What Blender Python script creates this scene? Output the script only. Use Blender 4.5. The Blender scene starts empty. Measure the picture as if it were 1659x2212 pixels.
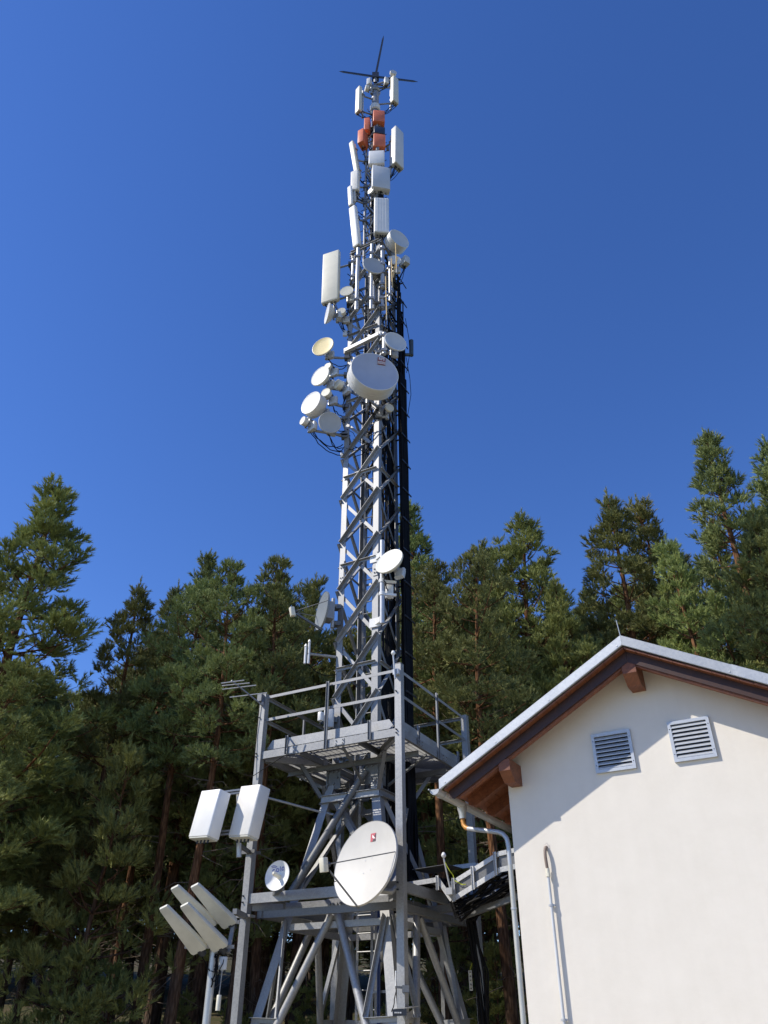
import bpy, bmesh, math, random
import numpy as np
from mathutils import Vector, Matrix
R = math.radians
random.seed(7)
sc = bpy.context.scene
COL = sc.collection

# ------------------------------------------------------------------ camera
PITCH = R(34.1)
EYE = 1.6
FPX, CX, CY = 1668.0, 829.5, 1106.0          # focal length and centre for a 1659 x 2212 view of the photograph
cam_d = bpy.data.cameras.new('camera')
cam_d.sensor_fit = 'HORIZONTAL'
cam_d.sensor_width = 36.0
cam_d.lens = 36.0 * FPX / 1659.0
cam_d.clip_end = 2000
cam_o = bpy.data.objects.new('camera', cam_d)
cam_o.location = (0, 0, EYE)
cam_o.rotation_euler = (R(90) + PITCH, 0, 0)
COL.objects.link(cam_o)
sc.camera = cam_o

# ------------------------------------------------------------------ light
SUN_TO = Vector((-0.700, -0.136, 0.700)).normalized()      # towards the sun
world = bpy.data.worlds.new('World')
sc.world = world
world.use_nodes = True
wn = world.node_tree
wn.nodes.clear()
w_out = wn.nodes.new('ShaderNodeOutputWorld')
w_bg = wn.nodes.new('ShaderNodeBackground')
w_sky = wn.nodes.new('ShaderNodeTexSky')
w_sky.sky_type = 'NISHITA'
w_sky.sun_disc = False
w_sky.sun_elevation = math.asin(SUN_TO.z)
w_sky.sun_rotation = math.atan2(SUN_TO.x, SUN_TO.y)
w_sky.altitude = 1500
w_sky.air_density = 1.0
w_sky.dust_density = 0.15
w_sky.ozone_density = 3.0
w_bg.inputs['Strength'].default_value = 0.15
w_hs = wn.nodes.new('ShaderNodeHueSaturation')
w_hs.inputs['Saturation'].default_value = 1.23
w_hs.inputs['Hue'].default_value = 0.514
wn.links.new(w_sky.outputs[0], w_hs.inputs['Color'])
wn.links.new(w_hs.outputs[0], w_bg.inputs['Color'])
wn.links.new(w_bg.outputs[0], w_out.inputs['Surface'])

sun_d = bpy.data.lights.new('sun', 'SUN')
sun_d.energy = 3.9
sun_d.angle = R(0.53)
sun_d.color = (1.0, 0.93, 0.82)
sun_o = bpy.data.objects.new('sun', sun_d)
sun_o.rotation_euler = SUN_TO.to_track_quat('Z', 'Y').to_euler()
sun_o.location = (-30, -8, 40)
COL.objects.link(sun_o)

vs = sc.view_settings
vs.view_transform = 'Standard'
vs.look = 'None'
vs.exposure = 0.42
vs.gamma = 1.0
vs.use_curve_mapping = False

# ------------------------------------------------------------------ pixels to points
def ray(x, y):
    u = (x - CX) / FPX
    v = (CY - y) / FPX
    return Vector((u, math.cos(PITCH) - v * math.sin(PITCH), math.sin(PITCH) + v * math.cos(PITCH)))
def PX(x, y, Y):
    r = ray(x, y)
    r = r * (Y / r.y)
    r.z += EYE
    return r
def mpp(P):                                  # metres per photo pixel at a point
    return (P.y * math.cos(PITCH) + (P.z - EYE) * math.sin(PITCH)) / FPX
def on_plane(x, y, P0, n):
    r = ray(x, y)
    Q = Vector((P0.x, P0.y, P0.z - EYE))
    r = r * (Q.dot(n) / r.dot(n))
    r.z += EYE
    return r

# ------------------------------------------------------------------ materials
def mat(name, col, rough=0.5, metal=0.0, var=0.0, var_scale=6.0, bump=0.0, bump_scale=60.0, col2=None, detail=4.0, spec=0.5, coat=0.0):
    m = bpy.data.materials.new(name)
    m.use_nodes = True
    nt = m.node_tree
    b = nt.nodes['Principled BSDF']
    b.inputs['Roughness'].default_value = rough
    b.inputs['Metallic'].default_value = metal
    b.inputs['Specular IOR Level'].default_value = spec
    b.inputs['Coat Weight'].default_value = coat
    c = (col[0], col[1], col[2], 1)
    b.inputs['Base Color'].default_value = c
    tc = nt.nodes.new('ShaderNodeTexCoord')
    if var > 0 or col2:
        nz = nt.nodes.new('ShaderNodeTexNoise')
        nz.inputs['Scale'].default_value = var_scale
        nz.inputs['Detail'].default_value = detail
        nz.inputs['Roughness'].default_value = 0.6
        nt.links.new(tc.outputs['Object'], nz.inputs['Vector'])
        rp = nt.nodes.new('ShaderNodeValToRGB')
        rp.color_ramp.elements[0].position = 0.32
        rp.color_ramp.elements[1].position = 0.68
        if col2 is None:
            lo = tuple(q * (1 - var) for q in col); hi = tuple(min(1, q * (1 + var)) for q in col)
        else:
            lo, hi = col2, col
        rp.color_ramp.elements[0].color = (*lo, 1)
        rp.color_ramp.elements[1].color = (*hi, 1)
        nt.links.new(nz.outputs['Fac'], rp.inputs['Fac'])
        nt.links.new(rp.outputs['Color'], b.inputs['Base Color'])
    if bump > 0:
        n2 = nt.nodes.new('ShaderNodeTexNoise')
        n2.inputs['Scale'].default_value = bump_scale
        n2.inputs['Detail'].default_value = 5
        nt.links.new(tc.outputs['Object'], n2.inputs['Vector'])
        bp = nt.nodes.new('ShaderNodeBump')
        bp.inputs['Strength'].default_value = bump
        bp.inputs['Distance'].default_value = 0.02
        nt.links.new(n2.outputs['Fac'], bp.inputs['Height'])
        nt.links.new(bp.outputs['Normal'], b.inputs['Normal'])
    return m

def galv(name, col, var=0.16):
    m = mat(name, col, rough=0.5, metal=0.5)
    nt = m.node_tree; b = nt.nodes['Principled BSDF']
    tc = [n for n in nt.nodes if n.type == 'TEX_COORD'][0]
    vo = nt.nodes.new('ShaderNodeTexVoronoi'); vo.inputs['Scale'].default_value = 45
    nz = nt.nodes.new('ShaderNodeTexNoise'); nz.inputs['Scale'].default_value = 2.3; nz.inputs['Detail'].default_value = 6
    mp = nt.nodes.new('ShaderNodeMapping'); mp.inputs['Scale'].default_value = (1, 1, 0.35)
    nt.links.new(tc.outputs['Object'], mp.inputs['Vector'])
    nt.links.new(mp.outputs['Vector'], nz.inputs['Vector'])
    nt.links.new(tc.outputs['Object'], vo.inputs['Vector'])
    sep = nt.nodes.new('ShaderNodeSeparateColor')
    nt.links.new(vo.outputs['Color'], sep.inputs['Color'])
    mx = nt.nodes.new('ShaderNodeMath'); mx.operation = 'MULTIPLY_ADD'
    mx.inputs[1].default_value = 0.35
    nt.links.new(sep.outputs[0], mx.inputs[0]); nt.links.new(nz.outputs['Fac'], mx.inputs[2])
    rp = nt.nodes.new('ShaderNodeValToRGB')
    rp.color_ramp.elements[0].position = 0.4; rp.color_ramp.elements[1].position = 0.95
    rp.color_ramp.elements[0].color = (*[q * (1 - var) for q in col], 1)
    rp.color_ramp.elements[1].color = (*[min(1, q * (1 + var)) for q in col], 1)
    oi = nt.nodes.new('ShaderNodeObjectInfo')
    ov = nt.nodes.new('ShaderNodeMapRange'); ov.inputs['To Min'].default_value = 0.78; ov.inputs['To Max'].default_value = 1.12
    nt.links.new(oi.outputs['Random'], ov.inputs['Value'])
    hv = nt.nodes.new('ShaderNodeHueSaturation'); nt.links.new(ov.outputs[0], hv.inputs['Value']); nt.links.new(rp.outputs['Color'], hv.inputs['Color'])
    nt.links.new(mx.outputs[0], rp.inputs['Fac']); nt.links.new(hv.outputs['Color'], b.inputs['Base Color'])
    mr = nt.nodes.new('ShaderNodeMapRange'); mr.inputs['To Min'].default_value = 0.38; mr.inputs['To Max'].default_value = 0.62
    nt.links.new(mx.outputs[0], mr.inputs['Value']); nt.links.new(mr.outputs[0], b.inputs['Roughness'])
    return m

M = {}
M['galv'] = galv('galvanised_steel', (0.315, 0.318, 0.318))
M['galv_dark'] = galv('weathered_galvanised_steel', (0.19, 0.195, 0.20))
M['zinc'] = galv('zinc_flashing', (0.46, 0.48, 0.50), 0.10)
M['pipe'] = mat('galvanised_pipe', (0.50, 0.51, 0.51), 0.38, 0.4, 0.08, 5)
M['white'] = mat('white_radome', (0.68, 0.665, 0.62), 0.42, 0, 0.07, 2.5)
M['bright'] = mat('bright_white_plastic', (0.76, 0.76, 0.74), 0.38, 0, 0.05, 3)
M['cream'] = mat('cream_radome', (0.70, 0.665, 0.54), 0.45, 0, 0.06, 3)
M['yellowed'] = mat('yellowed_radome', (0.76, 0.62, 0.30), 0.5, 0, 0.06, 3)
M['grey'] = mat('grey_radome', (0.40, 0.42, 0.44), 0.5, 0, 0.06, 4)
M['lightgrey'] = mat('light_grey_enamel', (0.55, 0.57, 0.58), 0.45, 0, 0.06, 4)
M['gloss_face'] = mat('glossy_grey_membrane', (0.43, 0.455, 0.53), 0.2, 0, 0.08, 1.5, coat=0.3)
M['satdish'] = mat('warm_grey_white_dish', (0.53, 0.515, 0.475), 0.5, 0, 0.06, 2)
M['satgrey'] = mat('mid_grey_dish', (0.20, 0.225, 0.24), 0.45, 0, 0.06, 3)
M['orange'] = mat('orange_fibreglass', (0.62, 0.16, 0.065), 0.45, 0, 0.12, 5)
M['black'] = mat('black_cable_rubber', (0.006, 0.006, 0.007), 0.6, 0, 0.2, 8, spec=0.12)
M['blue'] = mat('blue_cable', (0.015, 0.035, 0.12), 0.5)
M['tray'] = galv('bright_cable_tray_zinc', (0.52, 0.525, 0.52))
M['dark'] = mat('dark_painted_steel', (0.035, 0.04, 0.05), 0.45, 0.3, 0.15, 8)
M['darkblue'] = mat('dark_blue_housing', (0.03, 0.04, 0.065), 0.4, 0, 0.1, 5)
M['tealpipe'] = mat('dark_grey_pipe', (0.07, 0.09, 0.10), 0.5, 0.3, 0.1, 8)
M['whip'] = mat('yellow_fibreglass_rod', (0.66, 0.47, 0.20), 0.45, 0, 0.08, 6)
M['brownpipe'] = mat('brown_flexible_hose', (0.20, 0.15, 0.12), 0.6, 0, 0.1, 30)
M['copper'] = mat('orange_rusty_elbow', (0.50, 0.24, 0.06), 0.5, 0.2, 0.2, 12)
M['lpda'] = mat('weathered_grey_white_radome', (0.56, 0.56, 0.50), 0.5, 0, 0.10, 4)
M['red'] = mat('red_print', (0.26, 0.06, 0.055), 0.5)
M['redlogo'] = mat('red_logo_print', (0.50, 0.10, 0.12), 0.5)
M['logodark'] = mat('dark_logo_print', (0.08, 0.07, 0.08), 0.5)
M['print_white'] = mat('white_print', (0.8, 0.76, 0.74), 0.5)
M['print_blue'] = mat('violet_blue_print', (0.20, 0.22, 0.46), 0.5)
M['yellowgreen'] = mat('yellow_green_wire', (0.45, 0.50, 0.03), 0.5)
M['vent_shade'] = mat('painted_vent_shade', (0.012, 0.013, 0.015), 0.8)  # near-black colour standing in for the shade behind the louvres
M['alu'] = mat('vent_aluminium', (0.48, 0.50, 0.52), 0.45, 0.35, 0.06, 12)

def stucco():
    m = mat('cream_stucco', (0.80, 0.765, 0.70), 0.85, spec=0.2)
    nt = m.node_tree; b = nt.nodes['Principled BSDF']
    tc = [n for n in nt.nodes if n.type == 'TEX_COORD'][0]
    nz = nt.nodes.new('ShaderNodeTexNoise'); nz.inputs['Scale'].default_value = 2.6; nz.inputs['Detail'].default_value = 8; nz.inputs['Roughness'].default_value = 0.65
    nt.links.new(tc.outputs['Object'], nz.inputs['Vector'])
    rp = nt.nodes.new('ShaderNodeValToRGB')
    e = rp.color_ramp.elements
    e[0].position = 0.25; e[0].color = (0.69, 0.645, 0.565, 1)
    e[1].position = 0.65; e[1].color = (0.745, 0.70, 0.62, 1)
    mps = nt.nodes.new('ShaderNodeMapping'); mps.inputs['Scale'].default_value = (5, 5, 0.35)
    ns = nt.nodes.new('ShaderNodeTexNoise'); ns.inputs['Scale'].default_value = 1.6; ns.inputs['Detail'].default_value = 6
    nt.links.new(tc.outputs['Object'], mps.inputs['Vector']); nt.links.new(mps.outputs['Vector'], ns.inputs['Vector'])
    mm = nt.nodes.new('ShaderNodeMath'); mm.operation = 'MULTIPLY_ADD'; mm.inputs[1].default_value = 0.3
    m2 = nt.nodes.new('ShaderNodeMath'); m2.operation = 'MULTIPLY'; m2.inputs[1].default_value = 0.72
    nt.links.new(nz.outputs['Fac'], m2.inputs[0]); nt.links.new(ns.outputs['Fac'], mm.inputs[0]); nt.links.new(m2.outputs[0], mm.inputs[2])
    nt.links.new(mm.outputs[0], rp.inputs['Fac']); nt.links.new(rp.outputs['Color'], b.inputs['Base Color'])
    n2 = nt.nodes.new('ShaderNodeTexNoise'); n2.inputs['Scale'].default_value = 95; n2.inputs['Detail'].default_value = 4
    n3 = nt.nodes.new('ShaderNodeTexNoise'); n3.inputs['Scale'].default_value = 9; n3.inputs['Detail'].default_value = 3
    ad = nt.nodes.new('ShaderNodeMath'); ad.operation = 'MULTIPLY_ADD'; ad.inputs[1].default_value = 2.2
    nt.links.new(tc.outputs['Object'], n2.inputs['Vector']); nt.links.new(tc.outputs['Object'], n3.inputs['Vector'])
    nt.links.new(n3.outputs['Fac'], ad.inputs[0]); nt.links.new(n2.outputs['Fac'], ad.inputs[2])
    bp = nt.nodes.new('ShaderNodeBump'); bp.inputs['Strength'].default_value = 0.22; bp.inputs['Distance'].default_value = 0.005
    nt.links.new(ad.outputs[0], bp.inputs['Height']); nt.links.new(bp.outputs['Normal'], b.inputs['Normal'])
    return m
M['stucco'] = stucco()

def wood(name, c1, c2, axis_scale):
    m = mat(name, c1, 0.55)
    nt = m.node_tree; b = nt.nodes['Principled BSDF']
    tc = [n for n in nt.nodes if n.type == 'TEX_COORD'][0]
    mp = nt.nodes.new('ShaderNodeMapping'); mp.inputs['Scale'].default_value = axis_scale
    mp.inputs['Rotation'].default_value = (0, 0, R(30))
    nz = nt.nodes.new('ShaderNodeTexNoise'); nz.inputs['Scale'].default_value = 3; nz.inputs['Detail'].default_value = 6; nz.inputs['Distortion'].default_value = 1.2
    nt.links.new(tc.outputs['Object'], mp.inputs['Vector']); nt.links.new(mp.outputs['Vector'], nz.inputs['Vector'])
    rp = nt.nodes.new('ShaderNodeValToRGB')
    rp.color_ramp.elements[0].position = 0.3; rp.color_ramp.elements[0].color = (*c2, 1)
    rp.color_ramp.elements[1].position = 0.7; rp.color_ramp.elements[1].color = (*c1, 1)
    nt.links.new(nz.outputs['Fac'], rp.inputs['Fac']); nt.links.new(rp.outputs['Color'], b.inputs['Base Color'])
    return m
M['wood'] = wood('red_brown_stained_wood', (0.23, 0.078, 0.032), (0.12, 0.038, 0.017), (6, 1.2, 6))
M['wood_dark'] = wood('dark_brown_barge_board', (0.050, 0.018, 0.010), (0.028, 0.010, 0.007), (6, 1.2, 6))
M['wood2'] = wood('red_brown_soffit_board', (0.22, 0.075, 0.031), (0.12, 0.038, 0.017), (8, 1.0, 8))

def bark():
    m = mat('pine_bark', (0.1, 0.08, 0.06), 0.9, spec=0.15)
    nt = m.node_tree; b = nt.nodes['Principled BSDF']
    tc = [n for n in nt.nodes if n.type == 'TEX_COORD'][0]
    sp = nt.nodes.new('ShaderNodeSeparateXYZ'); nt.links.new(tc.outputs['Object'], sp.inputs[0])
    nz = nt.nodes.new('ShaderNodeTexNoise'); nz.inputs['Scale'].default_value = 1.4; nz.inputs['Detail'].default_value = 5
    mp = nt.nodes.new('ShaderNodeMapping'); mp.inputs['Scale'].default_value = (9, 9, 2.2)
    vo = nt.nodes.new('ShaderNodeTexVoronoi'); vo.inputs['Scale'].default_value = 1.6
    nt.links.new(tc.outputs['Object'], mp.inputs['Vector']); nt.links.new(mp.outputs['Vector'], vo.inputs['Vector'])
    nt.links.new(tc.outputs['Object'], nz.inputs['Vector'])
    ma = nt.nodes.new('ShaderNodeMath'); ma.operation = 'MULTIPLY_ADD'; ma.inputs[1].default_value = 6.0
    nt.links.new(nz.outputs['Fac'], ma.inputs[0]); nt.links.new(sp.outputs['Z'], ma.inputs[2])
    mr = nt.nodes.new('ShaderNodeMapRange'); mr.inputs['From Min'].default_value = 4.5; mr.inputs['From Max'].default_value = 9.5
    nt.links.new(ma.outputs[0], mr.inputs['Value'])
    mx = nt.nodes.new('ShaderNodeMix'); mx.data_type = 'RGBA'
    mx.inputs[6].default_value = (0.12, 0.09, 0.07, 1); mx.inputs[7].default_value = (0.25, 0.125, 0.06, 1)
    nt.links.new(mr.outputs[0], mx.inputs[0])
    rp = nt.nodes.new('ShaderNodeValToRGB')
    rp.color_ramp.elements[0].position = 0.05; rp.color_ramp.elements[0].color = (1, 1, 1, 1)
    rp.color_ramp.elements[1].position = 0.75; rp.color_ramp.elements[1].color = (0.35, 0.32, 0.3, 1)
    nt.links.new(vo.outputs['Distance'], rp.inputs['Fac'])
    mu = nt.nodes.new('ShaderNodeMix'); mu.data_type = 'RGBA'; mu.blend_type = 'MULTIPLY'; mu.inputs[0].default_value = 1
    nt.links.new(mx.outputs[2], mu.inputs[6]); nt.links.new(rp.outputs['Color'], mu.inputs[7])
    nt.links.new(mu.outputs[2], b.inputs['Base Color'])
    bp = nt.nodes.new('ShaderNodeBump'); bp.inputs['Strength'].default_value = 0.8; bp.inputs['Distance'].default_value = 0.03; bp.invert = True
    nt.links.new(vo.outputs['Distance'], bp.inputs['Height']); nt.links.new(bp.outputs['Normal'], b.inputs['Normal'])
    return m
M['bark'] = bark()
M['twig'] = mat('grey_dead_twig', (0.17, 0.135, 0.105), 0.9, 0, 0.3, 3, spec=0.1)

def needles(name, c_hi, c_lo):
    m = bpy.data.materials.new(name); m.use_nodes = True
    nt = m.node_tree; b = nt.nodes['Principled BSDF']; out = nt.nodes['Material Output']
    b.inputs['Roughness'].default_value = 0.6
    b.inputs['Specular IOR Level'].default_value = 0.15
    tc = nt.nodes.new('ShaderNodeTexCoord')
    nz = nt.nodes.new('ShaderNodeTexNoise'); nz.inputs['Scale'].default_value = 1.1; nz.inputs['Detail'].default_value = 6; nz.inputs['Roughness'].default_value = 0.7
    nt.links.new(tc.outputs['Object'], nz.inputs['Vector'])
    oi = nt.nodes.new('ShaderNodeObjectInfo')
    rp = nt.nodes.new('ShaderNodeValToRGB')
    rp.color_ramp.elements[0].position = 0.3; rp.color_ramp.elements[0].color = (*c_lo, 1)
    rp.color_ramp.elements[1].position = 0.68; rp.color_ramp.elements[1].color = (*c_hi, 1)
    e3 = rp.color_ramp.elements.new(0.73); e3.color = (c_hi[0] * 0.95, c_hi[1] * 0.62, c_hi[2] * 0.7, 1)
    nt.links.new(nz.outputs['Fac'], rp.inputs['Fac'])
    hs = nt.nodes.new('ShaderNodeHueSaturation')
    mr = nt.nodes.new('ShaderNodeMapRange'); mr.inputs['To Min'].default_value = 0.472; mr.inputs['To Max'].default_value = 0.516
    mv = nt.nodes.new('ShaderNodeMapRange'); mv.inputs['To Min'].default_value = 0.78; mv.inputs['To Max'].default_value = 1.2
    nt.links.new(oi.outputs['Random'], mr.inputs['Value']); nt.links.new(oi.outputs['Random'], mv.inputs['Value'])
    nt.links.new(mr.outputs[0], hs.inputs['Hue']); nt.links.new(mv.outputs[0], hs.inputs['Value'])
    nt.links.new(rp.outputs['Color'], hs.inputs['Color'])
    nt.links.new(hs.outputs['Color'], b.inputs['Base Color'])
    tr = nt.nodes.new('ShaderNodeBsdfTranslucent'); nt.links.new(hs.outputs['Color'], tr.inputs['Color'])
    ms = nt.nodes.new('ShaderNodeMixShader'); ms.inputs[0].default_value = 0.13
    nt.links.new(b.outputs[0], ms.inputs[1]); nt.links.new(tr.outputs[0], ms.inputs[2])
    nt.links.new(ms.outputs[0], out.inputs['Surface'])
    return m
M['needles'] = needles('pine_needles', (0.325, 0.345, 0.105), (0.140, 0.172, 0.058))
M['needles_blue'] = needles('blue_green_pine_needles', (0.285, 0.315, 0.105), (0.118, 0.155, 0.063))
M['yard'] = mat('pale_gravel_yard', (0.38, 0.335, 0.24), 0.95, 0, 0.25, 3.0, bump=0.5, bump_scale=25, spec=0.1)
M['ground'] = mat('forest_floor', (0.10, 0.075, 0.045), 0.95, 0, bump=0.6, bump_scale=6, col2=(0.045, 0.055, 0.022), var_scale=1.3, spec=0.1)

# ------------------------------------------------------------------ mesh builder
OFF = {}
class MB:
    def __init__(self):
        self.v = []; self.f = []
    def add(self, vs_, fs):
        o = len(self.v)
        self.v += [Vector(q) for q in vs_]
        self.f += [tuple(i + o for i in q) for q in fs]
        return self
    def obox(self, c, ax, ay, az):            # centre and three half-axis vectors
        c = Vector(c)
        vs_ = [c + sx * ax + sy * ay + sz * az for sz in (-1, 1) for sy in (-1, 1) for sx in (-1, 1)]
        return self.add(vs_, [(0, 2, 3, 1), (4, 5, 7, 6), (0, 1, 5, 4), (2, 6, 7, 3), (0, 4, 6, 2), (1, 3, 7, 5)])
    def rbox(self, c, ax, ay, az, r):         # box with rounded vertical (az) edges and softened ends
        c = Vector(c); lx, ly, lz = ax.length, ay.length, az.length
        ux, uy, uz = ax.normalized(), ay.normalized(), az.normalized()
        r = min(r, lx * 0.95, ly * 0.95)
        def ring(inset, z):
            pts = []
            for (sx, sy, a0) in ((1, 1, 0), (-1, 1, 90), (-1, -1, 180), (1, -1, 270)):
                for k in range(4):
                    a = R(a0 + 30 * k)
                    px = sx * (lx - r) + (r - inset) * math.cos(a)
                    py = sy * (ly - r) + (r - inset) * math.sin(a)
                    pts.append(c + ux * px + uy * py + uz * z)
            return pts
        q = r * 0.35
        rings = [ring(q, -lz), ring(q * 0.3, -lz + q * 0.3), ring(0, -lz + q), ring(0, lz - q), ring(q * 0.3, lz - q * 0.3), ring(q, lz)]
        n = 16; vs_ = [p for rg in rings for p in rg]; fs = []
        for k in range(5):
            for i in range(n):
                j = (i + 1) % n
                fs.append((k * n + i, k * n + j, (k + 1) * n + j, (k + 1) * n + i))
        fs.append(tuple(reversed(range(n)))); fs.append(tuple(range(5 * n, 6 * n)))
        return self.add(vs_, fs)
    def extrude(self, prof, p0, p1, a, b, close=True):  # 2-D profile (a, b coordinates) swept from p0 to p1
        n = len(prof)
        vs_ = [Vector(p0) + a * x + b * y for x, y in prof] + [Vector(p1) + a * x + b * y for x, y in prof]
        fs = [(i, (i + 1) % n, n + (i + 1) % n, n + i) for i in range(n)]
        if close: fs += [tuple(reversed(range(n))), tuple(range(n, 2 * n))]
        return self.add(vs_, fs)
    def angle(self, p0, p1, w, t, a, b):      # L section, flanges along a and b
        d = (Vector(p1) - Vector(p0)).normalized()
        a = (a - d * a.dot(d)).normalized(); b = (b - d * b.dot(d) - a * b.dot(a)).normalized()
        return self.extrude([(0, 0), (w, 0), (w, t), (t, t), (t, w), (0, w)], p0, p1, a, b)
    def channel(self, p0, p1, h, w, t, a, b): # C section: web along a (height h), flanges along b
        d = (Vector(p1) - Vector(p0)).normalized()
        a = (a - d * a.dot(d)).normalized(); b = (b - d * b.dot(d) - a * b.dot(a)).normalized()
        return self.extrude([(0, 0), (h, 0), (h, w), (h - t, w), (h - t, t), (t, t), (t, w), (0, w)], p0, p1, a, b)
    def bar(self, p0, p1, w, h, up=Vector((0, 0, 1))):
        p0, p1 = Vector(p0), Vector(p1); d = (p1 - p0).normalized()
        if abs(d.dot(up)) > 0.98: up = Vector((0, 1, 0))
        s = d.cross(up).normalized(); u = s.cross(d)
        return self.extrude([(-w / 2, -h / 2), (w / 2, -h / 2), (w / 2, h / 2), (-w / 2, h / 2)], p0, p1, s, u)
    def tube(self, pts, r, n=8, caps=True):
        pts = [Vector(p) for p in pts]; m = len(pts); vs_ = []
        rs = r if isinstance(r, (list, tuple)) else [r] * m
        prev = None
        for i in range(m):
            d = (pts[min(i + 1, m - 1)] - pts[max(i - 1, 0)]).normalized()
            if prev is None:
                up = Vector((0, 0, 1)) if abs(d.z) < 0.9 else Vector((1, 0, 0))
                s = d.cross(up).normalized()
            else:
                s = (prev - d * prev.dot(d)).normalized()
            prev = s; u = d.cross(s)
            for k in range(n):
                a = 2 * math.pi * k / n
                vs_.append(pts[i] + (s * math.cos(a) + u * math.sin(a)) * rs[i])
        fs = []
        for i in range(m - 1):
            for k in range(n):
                j = (k + 1) % n
                fs.append((i * n + k, i * n + j, (i + 1) * n + j, (i + 1) * n + k))
        if caps: fs += [tuple(reversed(range(n))), tuple(range((m - 1) * n, m * n))]
        return self.add(vs_, fs)
    def lathe(self, prof, P, fr, n=40):       # profile of (radius, height along forward)
        f, r_, u = fr; P = Vector(P); vs_ = []; idx = []
        for (rad, h) in prof:
            if rad < 1e-6:
                idx.append([len(vs_)]); vs_.append(P + f * h)
            else:
                idx.append(list(range(len(vs_), len(vs_) + n)))
                for k in range(n):
                    a = 2 * math.pi * k / n
                    vs_.append(P + f * h + (r_ * math.cos(a) + u * math.sin(a)) * rad)
        fs = []
        for A, B in zip(idx, idx[1:]):
            for k in range(n):
                j = (k + 1) % n
                if len(A) == 1 and len(B) == 1: continue
                if len(A) == 1: fs.append((A[0], B[k], B[j]))
                elif len(B) == 1: fs.append((A[k], B[0], A[j]))
                else: fs.append((A[k], B[k], B[j], A[j]))
        return self.add(vs_, fs)
    def build(self, name, material, parent=None, smooth=False, kind=None, label=None):
        off = OFF.get(parent.name, Vector((0, 0, 0))) if parent else Vector((0, 0, 0))
        me = bpy.data.meshes.new(name)
        me.from_pydata([tuple(q - off) for q in self.v], [], self.f)
        bm = bmesh.new(); bm.from_mesh(me); bmesh.ops.recalc_face_normals(bm, faces=bm.faces); bm.to_mesh(me); bm.free()
        if smooth:
            me.polygons.foreach_set('use_smooth', [True] * len(me.polygons))
            me.set_sharp_from_angle(angle=R(35))
        me.materials.append(M[material] if isinstance(material, str) else material)
        o = bpy.data.objects.new(name, me); COL.objects.link(o)
        if parent: o.parent = parent
        OFF[o.name] = off
        if kind: o['kind'] = kind
        if label: o['label'] = label
        return o
def empty(name, loc, label, cat, group=None):
    o = bpy.data.objects.new(name, None); o.empty_display_size = 0.1
    COL.objects.link(o); o.location = loc; OFF[o.name] = Vector(loc)
    o['label'] = label; o['category'] = cat
    if group: o['group'] = group
    return o
def frame(az, tilt=0.0):                      # facing azimuth: 0 towards the photographer, + to the right
    a, t = R(az), R(tilt)
    r_ = Vector((math.cos(a), math.sin(a), 0))
    f = Vector((math.sin(a) * math.cos(t), -math.cos(a) * math.cos(t), math.sin(t)))
    return f, r_, f.cross(r_)
def sag(p0, p1, s, n=8, jit=0.0):
    p0, p1 = Vector(p0), Vector(p1); out = []
    for i in range(n + 1):
        t = i / n; q = p0.lerp(p1, t); q.z -= s * 4 * t * (1 - t)
        if 0 < i < n: q += Vector((random.uniform(-jit, jit), random.uniform(-jit, jit), random.uniform(-jit, jit)))
        out.append(q)
    return out
Z = Vector((0, 0, 1))

# ================================================================== ground
def ground_z(x, y):
    r = max(0.0, math.hypot(x * 0.6, y) - 19.0)
    return 0.14 * r * min(1.0, r / 6.0) if y > 0 else 0.0
gm = MB()
xs = [-400, -200, -120, -80, -60] + list(range(-50, 51, 2)) + [60, 80, 120, 200, 400]
ys = [-300, -120, -60, -30, -15] + list(range(-6, 71, 2)) + [80, 100, 140, 200, 400]
def gz(x, y):
    yy = min(y, 75)
    z = min(ground_z(max(-60, min(60, x)), yy), 9.0)
    if y > 12: z += 0.06 * math.sin(x * 0.9 + y * 0.4) * math.cos(y * 0.7)
    return z
gv = [(x, y, gz(x, y)) for y in ys for x in xs]
nx_ = len(xs)
gm.add(gv, [(j * nx_ + i, j * nx_ + i + 1, (j + 1) * nx_ + i + 1, (j + 1) * nx_ + i) for j in range(len(ys) - 1) for i in range(nx_ - 1)])
g_o = gm.build('ground', 'ground', smooth=True, kind='structure')

ym = MB(); yv = []
for k in range(40):
    a_ = 2 * math.pi * k / 40; yv.append((math.cos(a_) * (17 + 1.2 * math.sin(3 * a_)), 0.5 + math.sin(a_) * (16.4 + 0.8 * math.sin(5 * a_)), 0.07))
ym.add(yv, [tuple(range(40))]); ym.build('gravel_yard', 'yard', kind='structure')

# ================================================================== building
HC = Vector((1.80, 11.5, 0))
hd = Vector((math.cos(R(30)), -math.sin(R(30)), 0))
hn = Vector((-math.sin(R(30)), -math.cos(R(30)), 0))
def H(t, w, z): return HC + hd * t + hn * w + Z * z
ZA, SL, TW, DEPTH = 6.23, 0.545, 4.18, 5.5
TM = TW / 2
def zr(t): return ZA - SL * abs(t - TM)
house = empty('equipment_building', H(0, 0, 0), 'cream stuccoed gabled equipment building with red brown wooden eaves', 'building')
def hext(poly, w0, w1, name, material, parent=house, **k):     # polygon in (t, z), swept along the depth
    m = MB(); m.extrude(poly, H(0, w0, 0), H(0, w1, 0), hd, Z); return m.build(name, material, parent, **k)
hext([(0, -0.3), (TW, -0.3), (TW, zr(TW) - 0.185), (TM, ZA - 0.185), (0, zr(0) - 0.185)], 0, -DEPTH, 'wall', 'stucco')
E0 = -0.82; E1 = TW + 0.82
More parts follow.
